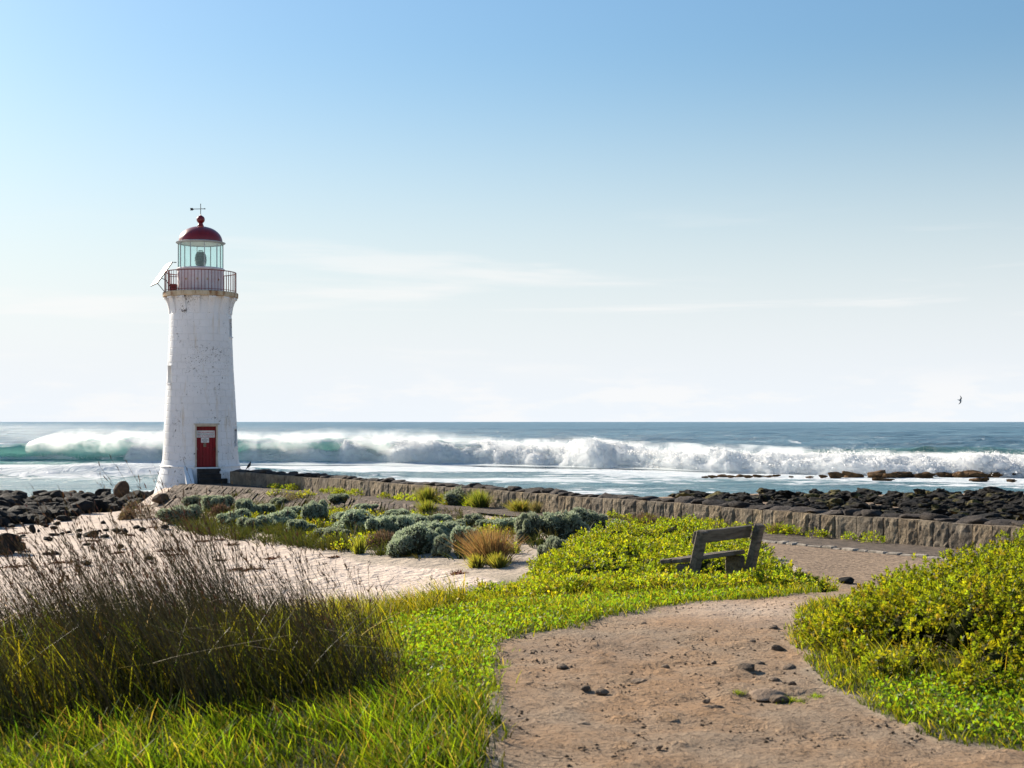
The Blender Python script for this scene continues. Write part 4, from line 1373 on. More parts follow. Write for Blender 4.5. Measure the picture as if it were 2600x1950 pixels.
def build_rocks():
    rs = np.random.default_rng(77); rnd = random.Random(77)
    # the field of black boulders along the left shore
    field = [(-45, 66), (-25, 75.5), (-17.5, 75), (-14.5, 70), (-15.8, 64.5), (-16.3, 57), (-16.3, 52.5), (-15.4, 49), (-16.6, 46.5), (-16.0, 43.5), (-15.5, 40.5), (-18, 39), (-30, 36), (-45, 44)]
    pts = []
    tries = 0
    while len(pts) < 330 and tries < 30000:
        tries += 1
        y = 38 + 39 * rnd.random(); x = -0.40 * y + 0.2 * y * rnd.random()
        if poly_sd(np.array([x]), np.array([y]), field)[0] < 0: continue
        r = rnd.uniform(0.22, 0.55) * (1.15 if rnd.random() < 0.2 else 0.85)
        if any((x - a) ** 2 + (y - b) ** 2 < (0.62 * (r + c)) ** 2 for a, b, c in pts): continue
        pts.append((x, y, r))
    pts = [p for p in pts if -0.385 < p[0] / p[1] < -0.2]
    pts.sort(key=lambda q: q[1])
    zz = ground(np.array([p[0] for p in pts]), np.array([p[1] for p in pts]))
    for (x, y, r), z in zip(pts[:300], zz):
        o = put_rock('shore_boulder', rnd.choice(ROCKS), M['black_rock'], (x, y, z), r * 2.3, r * 2.0, r * rnd.uniform(0.95, 1.4), rnd.uniform(0, 6.28), 0.2, rnd.uniform(-.2, .2))
        tag(o, 'rounded black boulder packed among the dark boulders along the left shore', 'boulder', 'black boulders along the left shore')
    # prominent stones, from photo columns: x, bottom y, width, height
    Z4 = lambda x, y, w, h: (x / 3.16, 1040 + y / 3.16, w / 3.16, h / 3.16)
    named = [
        ((975, 748, 128, 122), 'brown_rock', 'tall rounded upright boulder standing on the shoreline left of the lighthouse', 0.1),
        ((455, 762, 110, 74), 'black_rock', 'angular dark boulder standing up above the black rock field at the waterline', 0.1),
        ((1290, 778, 136, 72), 'brown_rock', 'smooth brown boulder lying against the foot of the white lighthouse', 0.12),
        ((1095, 708, 96, 46), 'black_rock', 'wet dark boulder in the shallows between standing boulder and lighthouse', 0.15),
        ((1168, 716, 84, 44), 'black_rock', 'low wet rock in the water touching the lighthouse foot', 0.15),
        ((585, 684, 74, 30), 'kelp_rock', 'yellowish weed covered rock in the sea, left of its pair', 0.2),
        ((650, 690, 62, 32), 'kelp_rock', 'weed covered rock in the sea, right of its pair', 0.2),
        ((712, 696, 82, 18), 'black_rock', 'flat black rock awash beside the weedy rocks', 0.3),
        ((40, 1160, 270, 135), 'black_rock', 'big dark boulder at the left edge of the beach', 0.2),
        ((165, 1135, 110, 60), 'black_rock', 'flat dark rock leaning on the big boulder at left edge', 0.2),
        ((255, 994, 62, 54), 'black_rock', 'upright black rock standing on sand below the boulder field', 0.15),
        ((735, 1022, 124, 42), 'black_rock', 'wide pyramid shaped black rock in the middle of the sand', 0.2),
        ((680, 838, 150, 56), 'black_rock', 'large black boulder at the sandy corner of the boulder field', 0.2),
        ((790, 815, 90, 50), 'black_rock', 'black boulder between the boulder field and dark shrub', 0.2)]
    for (q, mt, lab, sink) in named:
        x, y, w, h = Z4(*q)
        p = hit(x, y)
        if mt == 'kelp_rock' or y < 1266 and 'awash' in lab or 'shallows' in lab:
            Y = EYE * FP / (y - HY); p = Vector(((x - CX) / FP * Y, Y, 0.0))
        sc = p.y / FP
        o = put_rock('boulder', BIGROCK[len(lab) % 5], M[mt], p, w * sc * 1.02, w * sc * 0.95, h * sc * 1.6, rnd.uniform(0, 6.28), sink)
        tag(o, lab, 'boulder')
    small = [(828, 918, 45, 28), (640, 980, 60, 25), (555, 1000, 70, 25), (310, 990, 35, 30), (430, 960, 60, 25), (185, 1028, 60, 22), (390, 1058, 95, 36), (430, 1018, 90, 25), (630, 1032, 55, 36), (850, 1032, 85, 26), (850, 980, 60, 20), (795, 985, 40, 20), (935, 997, 95, 40), (1000, 1002, 70, 52), (1095, 957, 70, 30), (1140, 977, 70, 32),
             (1320, 962, 80, 35), (965, 1122, 60, 40), (700, 1094, 70, 20), (440, 1168, 80, 30), (370, 1168, 90, 25), (590, 877, 70, 20), (370, 945, 60, 25), (345, 937, 65, 45), (510, 892, 90, 45), (90, 952, 80, 35), (500, 1006, 50, 22), (690, 1255, 110, 40), (1200, 1210, 60, 35), (460, 930, 70, 30), (60, 1005, 40, 16), (130, 1050, 60, 14)]
    for k, q in enumerate(small):
        x, y, w, h = Z4(*q)
        p = hit(x, y); sc = p.y / FP
        o = put_rock('beach_rock', ROCKS[k % 14], M['black_rock'], p, w * sc, w * sc * 0.9, h * sc * 1.3, rnd.uniform(0, 6.28), 0.2)
        tag(o, 'small black angular rock alone on the pale sand, ' + nth(k, small), 'rock', 'small black rocks scattered on the sand')
    # dark stones lying in the grass and on the path
    for (x, y, w, h, nm, lab, mt) in ((1115, 1548, 82, 34, 'stone', 'dark pitted stone lying in the grass at the sand edge', 'black_rock'), (2150, 1482, 50, 14, 'stone', 'low dark stone at the grass tip beside the path crest', 'black_rock')):
        p = hit(x, y); sc = p.y / FP
        tag(put_rock(nm, BIGROCK[1], M[mt], p, w * sc, w * sc * .8, h * sc * 1.4, 0.6, 0.15), lab, 'stone')
    ps = [(1428, 1702, 34, 11), (1488, 1757, 30, 12), (1530, 1767, 44, 13), (1688, 1699, 32, 11), (1625, 1743, 46, 13), (1795, 1806, 44, 8), (1825, 1800, 34, 11), (1795, 1788, 22, 8), (1890, 1705, 66, 20), (1928, 1690, 36, 12), (1964, 1733, 40, 8), (1975, 1655, 40, 14), (2005, 1700, 46, 14), (1812, 1688, 18, 9), (1760, 1657, 22, 8), (1965, 1598, 28, 9), (1912, 1630, 24, 8), (2010, 1742, 30, 12), (1980, 1790, 60, 18), (1635, 1587, 20, 7), (1480, 1846, 50, 8), (1675, 1905, 20, 9)]
    for k, (x, y, w, h) in enumerate(ps):
        p = hit(x, y); sc = p.y / FP
        o = put_rock('path_stone', ROCKS[k % 14], M['path_stone'], p, w * sc, w * sc * 0.9, h * sc * 1.6, rnd.uniform(0, 6.28), 0.38)
        tag(o, 'small grey stone half buried in the dirt path, ' + nth(k, ps), 'stone', 'stones half buried in the path')
    # reef on the seaward side of the wall
    pts = []; tries = 0
    while len(pts) < 1500 and tries < 38000:
        tries += 1
        y = 30 + 47 * rnd.random() ** 0.8; x = (0.02 + 0.50 * rnd.random()) * y
        s, f = wall_coords(np.array([x]), np.array([y]))
        if f[0] > -1.1: continue
        if x / y < 0.11 + (y < 55) * 0.0 and y > 66: continue
        r = rnd.uniform(0.16, 0.42) * (1.3 if rnd.random() < 0.10 else 0.88)
        if any(abs(x - a) < 1.2 and (x - a) ** 2 + (y - b) ** 2 < (0.55 * (r + c)) ** 2 for a, b, c in pts): continue
        pts.append((x, y, r))
    z = ground(np.array([p[0] for p in pts]), np.array([p[1] for p in pts]))
    # those that show: line of sight over the wall top
    vis = []
    for (x, y, r), zz in zip(pts, z):
        ax, ay = -WD[1], WD[0]
        t = ((WA[0] * ax + WA[1] * ay)) / (x * ax + y * ay)           # where the sight line crosses the wall
        ztop = zz + r * 1.1
        vis.append(EYE + (ztop - EYE) * t > WALL_TOP + 0.05)
    pv = [(p, zz) for p, zz, v in zip(pts, z, vis) if v]
    pv.sort(key=lambda q: -q[0][2] / q[0][1] + (9 if q[0][0] > 0.375 * q[0][1] else 0))
    print('reef rocks visible', len(pv))
    for k, ((x, y, r), zz) in enumerate(pv[:300]):
        o = put_rock('reef_rock', rnd.choice(REEF), M['reef_rock'], (x, y, zz), r * 2.9, r * 2.3, r * rnd.uniform(0.7, 1.35), rnd.uniform(0, 6.28), 0.2, rnd.uniform(-.35, .35))
        tag(o, 'black basalt rock on the reef flat beyond the sea wall', 'rock', 'black rocks of the reef beyond the wall')
    rest = [q for q in pv[300:]]
    if rest:
        Vs, Fs, n0 = [], [], 0
        tmpl = []
        for me in REEF[:6]:
            v = np.array([q.co[:] for q in me.vertices]); f = np.array([p.vertices[:] for p in me.polygons]); tmpl.append((v, f))
        for (x, y, r), zz in rest:
            v, f = tmpl[rnd.randrange(6)]; a = rnd.uniform(0, 6.28); ca, sa = math.cos(a), math.sin(a)
            q = v * np.array([r * 1.25, r * 1.05, r * 0.6]); q = np.stack([q[:, 0] * ca - q[:, 1] * sa + x, q[:, 0] * sa + q[:, 1] * ca + y, q[:, 2] + zz + r * .35], 1)
            Vs.append(q); Fs.append(f + n0); n0 += len(v)
        tag(link('reef_rubble', mesh_np('reef_rubble', np.vstack(Vs), np.vstack(Fs)), M['reef_rock']), 'smaller black stones filling the reef flat', 'rocks', kind='stuff')
    # brown kelp-covered ledge in the water on the right: named rocks from the photo
    ledge = [(2125, 1212, 34, 12), (2160, 1211, 44, 14), (2225, 1212, 48, 16), (2262, 1213, 36, 12), (2300, 1212, 50, 13), (2345, 1213, 40, 13), (2405, 1212, 44, 12), (2440, 1213, 36, 14), (2482, 1213, 52, 16), (2535, 1213, 64, 18), (2580, 1213, 46, 16), (2240, 1220, 50, 7), (2475, 1221, 30, 7), (2500, 1221, 20, 8), (2570, 1223, 22, 6),
             (1790, 1213, 16, 4), (1812, 1212, 24, 5), (1836, 1211, 26, 6), (1858, 1212, 18, 5), (1878, 1211, 26, 6), (1902, 1212, 20, 5), (1925, 1210, 26, 5), (1950, 1211, 20, 4), (1972, 1209, 18, 4), (2010, 1212, 12, 3), (2055, 1213, 16, 4), (2090, 1212, 18, 6)]
    for k, (x, y, w, h) in enumerate(ledge):
        Y = EYE * FP / (y - HY); sc = Y / FP
        o = put_rock('ledge_rock', REEF[k % 10], M['kelp_rock'], ((x - CX) * sc, Y, 0), w * sc * 1.5, w * sc * 0.9, h * sc * 1.7, rnd.uniform(-.4, .4), 0.30)
        tag(o, 'brown weedy rock of the ledge in the surf, ' + nth(k, ledge), 'rock', 'brown rocks of the ledge in the surf')


build_rocks()


# ================================================================ bench
def mat_wood():
    g = NT('grey_weathered_timber')
    p = g.obj()
    n = g.noise(g.mapping(p, (1.5, 14, 14)), 1.6, 6, 0.65, 0.5)
    c = g.mix(g.ramp(n, 0.32, 0.68), (0.21, 0.175, 0.14), (0.085, 0.070, 0.056))
    c = g.mix(g.ramp(g.noise(p, 3, 3), 0.6, 0.75), c, (0.10, 0.085, 0.05))
    return g.done(g.bsdf(c, 0.85, g.bump(n, 0.7, 0.02), 0.15))


def build_bench():
    A = px(1740, HY, 15.9); Bp = px(1893, HY, 16.95)
    A.z = Bp.z = 0
    L = (Bp - A); length = L.length; L.normalize()
    Fw = Vector((-L.y, L.x, 0))                       # the way a sitter looks: to the left and away
    gz = 1.945
    root = empty('park_bench', ((A.x + Bp.x) / 2, (A.y + Bp.y) / 2, gz), math.atan2(L.y, L.x))
    tag(root, 'weathered grey timber bench half sunk in green shrubs beside the path', 'bench')
    mat = mat_wood()
    h = length / 2
    # local axes: x along the bench, y towards the front
    lean = Matrix.Rotation(R(17), 4, 'X')
    for sx in (-1, 1):
        o = MB().box((0, 0, 0.28), (0.115, 0.095, 1.02), None, 1, 0.012).build('post', mat, root)
        o.location = (sx * (h - 0.03), -0.02, -0.02); o.rotation_euler = (R(14), 0, R(random.uniform(-2, 2)))
    o = MB().box((0, 0, 0), (length - 0.10, 0.05, 0.145), None, 1, 0.008).build('backrest', mat, root)
    o.location = (0, -0.085, 0.66); o.rotation_euler = (R(14), 0, 0)
    for k, yy in enumerate((0.09, 0.25)):
        o = MB().box((0, 0, 0), (length + 0.06, 0.14, 0.05), None, 1, 0.008).build('seat_plank', mat, root)
        o.location = (0.0, yy, 0.405 - yy * 0.10); o.rotation_euler = (R(-6), 0, 0)
    for sx in (-1, 1):
        o = MB().box((0, 0, 0), (0.10, 0.22 if sx > 0 else 0.10, 0.40), None, 1, 0.012).build('leg', mat, root)
        o.location = (sx * (h - 0.04), 0.12 if sx > 0 else 0.06, 0.16)


build_bench()


# ================================================================ birds
def loft(sections, n=14, cap=True):
    """sections: (centre, right-vector*radius, up-vector*radius)"""
    mb = MB(); vs, fs = [], []
    for c, u, w in sections:
        for k in range(n):
            a = 2 * math.pi * k / n
            vs.append(Vector(c) + Vector(u) * math.cos(a) + Vector(w) * math.sin(a))
    for i in range(len(sections) - 1):
        for k in range(n):
            fs.append((i * n + k, i * n + (k + 1) % n, (i + 1) * n + (k + 1) % n, (i + 1) * n + k))
    if cap: fs.append(tuple(range(n))[::-1]); fs.append(tuple((len(sections) - 1) * n + k for k in range(n)))
    return mb.add(vs, fs)


def build_birds():
    M['black_feather'] = simple('black_feathers', (0.018, 0.016, 0.018), 0.5, 0.2, 20, 0.1, 0.35)
    M['grey_feather'] = simple('grey_feathers', (0.10, 0.10, 0.11), 0.6, 0.2, 9, 0.05, 0.2)
    M['white_feather'] = simple('white_feathers', (0.42, 0.42, 0.44), 0.6, 0.1, 9, 0.05, 0.2)
    M['beak'] = simple('dark_beak', (0.04, 0.035, 0.03), 0.4)
    # perched bird on the wall
    s0 = 2.25
    p = wp(s0, -0.30, WALL_TOP + 0.10)
    root = empty('bird', p, 0.25)
    tag(root, 'black bird perched on the wall top beside the lighthouse', 'bird')
    def sec(x, z, r, rz, tilt): return ((x, 0, z), (0, r, 0), (-math.sin(tilt) * rz, 0, math.cos(tilt) * rz))
    t = R(55)
    S = [sec(-0.155, -0.045, .008, .006, t), sec(-0.10, 0.03, .026, .012, t), sec(-0.055, .09, .042, .035, t), sec(-0.015, .14, .056, .056, t), sec(0.02, .185, .058, .060, t), sec(0.042, .225, .047, .047, t), sec(0.05, .255, .034, .034, t), sec(0.055, .28, .033, .035, R(35)), sec(0.065, .302, .027, .028, R(25)), sec(0.075, .318, .012, .012, R(20))]
    body = loft(S).build('body', M['black_feather'], root, True)
    loft([sec(0.078, .294, .010, .010, R(10)), sec(0.10, .288, .006, .006, R(10)), sec(0.118, .280, .001, .001, 0)], 8).build('beak', M['beak'], root, True)
    for s in (-1, 1):
        MB().tube([(-0.02, s * .022, .11), (-0.012, s * .022, 0.0)], 0.005, 5).tube([(-0.012, s * .022, 0.003), (0.03, s * .026, 0.0)], 0.004, 4).build('leg', M['beak'], root)
        loft([((0.03, s * .050, .21), (0, .010, 0), (0, 0, .03)), ((-0.02, s * .058, .14), (0, .010, 0), (-.03, 0, .035)), ((-0.08, s * .040, .06), (0, .007, 0), (-.014, 0, .018)), ((-0.13, s * .020, -.01), (0, .003, 0), (-.004, 0, .006))], 8).build('wing', M['black_feather'], root, True)
        loft([((0.066, s * .026, .297), (0, .002, 0), (0, 0, .002)), ((0.066, s * .0335, .297), (0.004, 0, 0), (0, 0, .004)), ((0.066, s * .036, .297), (0.001, 0, 0), (0, 0, .001))], 8).build('eye', M['beak'], root, True)
    # gull in flight
    Yg = 150.0
    c = px(2437, 1016.5, Yg)
    root = empty('flying_gull', c, 0); tag(root, 'gull gliding banked low over the sea at the right', 'gull')
    root.rotation_euler = (R(62), R(18), R(0))
    def s2(x, ry, rz, z=0): return ((x, 0, z), (0, ry, 0), (0, 0, rz))
    loft([s2(-.26, .04, .006, .01), s2(-.17, .035, .018, .008), s2(-.08, .055, .045), s2(.0, .065, .06), s2(.09, .058, .055), s2(.15, .042, .042, .006), s2(.19, .036, .038, .012), s2(.225, .024, .026, .01), s2(.245, .008, .009, .005)]).build('body', M['white_feather'], root, True)
    loft([s2(.24, .008, .009, .004), s2(.285, .003, .005, -.002)], 8).build('beak', M['beak'], root, True)
    for s in (-1, 1):
        P = [((0.03, s * .05, .03), .085), ((0.075, s * .20, .10), .075), ((0.06, s * .33, .115), .062), ((-0.01, s * .46, .09), .045), ((-0.09, s * .565, .05), .016)]
        loft([((x, y, z), (ch, 0, 0), (0, 0, .012 * ch / .085)) for (x, y, z), ch in P], 10).build('wing', M['grey_feather'], root, True)


build_birds()


# ================================================================ plants
def jitter_col(base, n, amt, rs):
    base = np.asarray(base, float)
    v = rs.normal(0, amt, (n, 1)); h = rs.normal(0, amt * 0.5, (n, 3))
    return np.clip(base * (1 + v + h), 0.003, 1)


def blades(P, H, lean, W, c0, c1, rs, seg=3, curve=1.8, tip=0.15):
    """Tapered strips. P (n,3) feet; H (n,) heights; lean (n,3) sideways offset of the tip; W widths; c0, c1 (n,3) foot and tip colours."""
    n = len(P)
    t = np.linspace(0, 1, seg + 1)
    az = rs.uniform(0, math.pi, n)
    side = np.stack([np.cos(az), np.sin(az), np.zeros(n)], 1)
    V = np.empty((n, seg + 1, 2, 3)); C = np.empty((n, seg + 1, 2, 3))
    for k, tk in enumerate(t):
        c = P + lean * (tk ** curve) + np.array([0, 0, 1.0]) * (H * tk)[:, None]
        w = (W * (1 - (1 - tip) * tk ** 1.5))[:, None] * side * 0.5
        V[:, k, 0] = c - w; V[:, k, 1] = c + w
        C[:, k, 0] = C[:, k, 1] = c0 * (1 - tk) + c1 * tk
    b = np.arange(n)[:, None, None] * (2 * (seg + 1)) + (np.arange(seg) * 2)[None, :, None] + np.array([0, 1, 3, 2])[None, None, :]
    return V.reshape(-1, 3), b.reshape(-1, 4), C.reshape(-1, 3)


def leaves(P, D, L, W, C, rs):
    """Pointed four-corner leaves; D (n,3) unit growth direction."""
    n = len(P)
    r = rs.normal(size=(n, 3)); s = np.cross(D, r); s /= np.linalg.norm(s, axis=1)[:, None] + 1e-9
    nn = np.cross(s, D)
    L = L[:, None]; W = W[:, None]
    V = np.stack([P, P + D * L * 0.5 + s * W * 0.5 + nn * L * 0.06, P + D * L + nn * L * -0.05, P + D * L * 0.5 - s * W * 0.5 + nn * L * 0.06], 1)
    F = np.arange(n)[:, None] * 4 + np.arange(4)[None]
    return V.reshape(-1, 3), F, np.repeat(C, 4, axis=0)


def join(parts):
    Vs, Fs, Cs, n = [], [], [], 0
    for V, F, C in parts:
        Vs.append(V); Fs.append(F + n); Cs.append(C); n += len(V)
    return np.vstack(Vs), np.vstack(Fs), np.vstack(Cs)


def scatter(poly, n, rs, dens=None):
    P = np.array(poly); lo, hi = P.min(0), P.max(0)
    out = []
    got = 0
    while got < n:
        q = rs.uniform(lo, hi, (n * 2, 2))
        q = q[poly_sd(q[:, 0], q[:, 1], poly) > 0]
        if dens is not None: q = q[rs.random(len(q)) < dens(q[:, 0], q[:, 1])]
        out.append(q); got += len(q)
    q = np.vstack(out)[:n]
    return q


def on_ground(q, dz=-0.01):
    return np.column_stack([q, ground(q[:, 0], q[:, 1]) + dz])


def unit(v): return v / (np.linalg.norm(v, axis=1)[:, None] + 1e-9)


def clump_leaves(C, Rad, squash, per, leaf_l, leaf_w, cols, rs, whorl=6, up=0.55):
    """Sprigs on the skins of dome-shaped clumps: each sprig a whorl of leaves round a short axis."""
    n = len(C)
    k = np.repeat(np.arange(n), (per * (Rad / Rad.mean()) ** 1.6).astype(int) + 3)
    m = len(k)
    d = unit(rs.normal(size=(m, 3))); d[:, 2] = np.abs(d[:, 2]) * 1.0 - 0.12
    d = unit(d)
    rad = Rad[k] * (0.72 + 0.36 * rs.random(m) ** 0.6) * (0.82 + 0.36 * vnoise(d[:, 0] * 3 + k, d[:, 1] * 3, d[:, 2] * 3, seed=5))
    base = C[k] + d * rad[:, None] * np.array([1, 1, squash])
    ax = unit(d * np.array([1, 1, 0.6]) + np.array([0, 0, up]) + rs.normal(0, .18, (m, 3)))
    tone = cols[rs.integers(0, len(cols), m)] * np.clip(1 + rs.normal(0, .22, (m, 1)) + rs.normal(0, .16, (n, 1))[k], .3, 1.7)
    parts = []
    r1 = unit(np.cross(ax, rs.normal(size=(m, 3)))); r2 = np.cross(ax, r1)
    for w in range(whorl):
        a = w * 2.4 + rs.uniform(0, .6, m)
        f = w / max(1, whorl - 1)
        out = r1 * np.cos(a)[:, None] + r2 * np.sin(a)[:, None]
        D = unit(out * (0.95 - 0.55 * f) + ax * (0.35 + 0.8 * f))
        Ls = leaf_l * (1.05 - 0.4 * f) * rs.uniform(.75, 1.2, m)
        Pp = base + ax * (f * leaf_l * 1.1)[..., None] if np.ndim(f) else base + ax * (f * leaf_l * 1.1)
        parts.append(leaves(Pp, D, Ls, Ls * leaf_w, np.clip(tone * (0.85 + 0.35 * f), .002, 1), rs))
    return join(parts)


def stuff(name, data, mat, label, cat):
    V, F, C = data
    o = link(name, mesh_np(name, V, F, False, C), mat)
    return tag(o, label, cat, kind='stuff')


GREENS = np.array([(0.105, 0.150, 0.012), (0.125, 0.160, 0.012), (0.085, 0.130, 0.014), (0.140, 0.150, 0.014), (0.095, 0.150, 0.018)])
OLIVES = np.array([(0.080, 0.095, 0.020), (0.100, 0.105, 0.022), (0.070, 0.085, 0.022), (0.120, 0.105, 0.028)])


def cores(C, rad, squash, parent, rs, name='inner_core'):
    """Solid dark lumps added inside the clumps to block light and darken the gaps."""
    base = np.array(parent.location) if parent is not None else np.zeros(3)
    tv, tf = [], []
    me = rock_mesh('tmp', 55, 2, .3)
    v = np.array([q.co[:] for q in me.vertices]); f = np.array([p.vertices[:] for p in me.polygons]); bpy.data.meshes.remove(me)
    n = 0
    for c, r in zip(C, rad):
        a = rs.uniform(0, 6.28); ca, sa = math.cos(a), math.sin(a)
        q = v * r; q = np.stack([q[:, 0] * ca - q[:, 1] * sa, q[:, 0] * sa + q[:, 1] * ca, q[:, 2] * squash], 1) + c - base
        tv.append(q); tf.append(f + n); n += len(v)
    o = link(name, mesh_np(name, np.vstack(tv), np.vstack(tf)), M['filler'], parent)
    return tag(o, kind='stuff') if parent is not None else tag(o, 'dark tangle added to block light inside the low green plants', 'twigs', kind='stuff')


def build_right_shrub():
    M['filler'] = simple('shade_filler', (0.055, 0.062, 0.018), 0.95, 0.3, 25, 0.9, 0.05, bdist=.03)  # dark stuff of the added lumps that block light in the clumps
    rs = np.random.default_rng(201)
    poly = [(2.38, 11.4), (2.25, 10.2), (2.4, 9.3), (2.85, 8.75), (3.8, 8.3), (6.5, 8.1), (7.5, 11), (7.5, 14), (6, 15.0), (4.6, 14.8), (3.6, 13.6), (2.95, 12.5)]
    q = scatter(poly, 205, rs)
    sd = poly_sd(q[:, 0], q[:, 1], poly)
    h = 0.35 * smooth(-0.05, 1.5, sd) * (0.55 + 0.9 * fbm(q[:, 0] * 1.1, q[:, 1] * 1.1, seed=6, octs=2))
    rad = rs.uniform(0.15, 0.36, len(q)) * (0.62 + 0.6 * smooth(0, 0.9, sd))
    C = np.column_stack([q, ground(q[:, 0], q[:, 1]) + h * 0.78])
    root = empty('coastal_shrub', (4.2, 11.5, g1(4.2, 11.5)))
    tag(root, 'large yellow green shrub mound on the right side of the path', 'shrub')
    base = np.array(root.location)
    V, F, K = join([clump_leaves(C, rad, 0.95, 112, 0.033, 0.50, np.vstack([GREENS, GREENS, GREENS[:3] * .6, OLIVES[3:]]), rs, 10), clump_leaves(C, rad * .66, 0.95, 60, 0.036, 0.6, np.vstack([GREENS * .8, OLIVES]), rs, 7)])
    link('foliage', mesh_np('foliage', V - base, F, False, K), M['leaf'], root)
    cores(C, rad * 0.42, 0.95, root, rs)
    # woody stems that carry the sprigs
    mb = MB()
    for c, hh in zip(C[::2], h[::2]):
        g = ground(c[0:1], c[1:2])[0]
        a = Vector((c[0] + rs.normal(0, .08), c[1] + rs.normal(0, .08), g - 0.03)); b = Vector(c) + Vector((rs.normal(0, .05), rs.normal(0, .05), 0.1))
        mb.tube([a - Vector(base), a.lerp(b, .5) + Vector((rs.normal(0, .04), rs.normal(0, .04), 0)) - Vector(base), b - Vector(base)], [.012, .009, .005], 5)
    st = mb.build('stems', M['twig'], root); tag(st, kind='stuff')
    # grass blades growing up through it
    qg = scatter(poly, 700, rs)
    sd2 = poly_sd(qg[:, 0], qg[:, 1], poly)
    P = on_ground(qg); P[:, 2] += 0.28 * smooth(0, 1.5, sd2)
    H = rs.uniform(.10, .30, len(P))
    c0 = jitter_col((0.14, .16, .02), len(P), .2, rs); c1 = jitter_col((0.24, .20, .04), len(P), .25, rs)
    bl = blades(P, H, np.column_stack([rs.normal(-.05, .09, len(P)), rs.normal(0, .07, len(P)), np.zeros(len(P))]), rs.uniform(.005, .011, len(P)), c0, c1, rs, 3)
    stuff('shrub_grass', bl, M['grass'], 'thin grass blades growing up through the right shrub', 'grass')


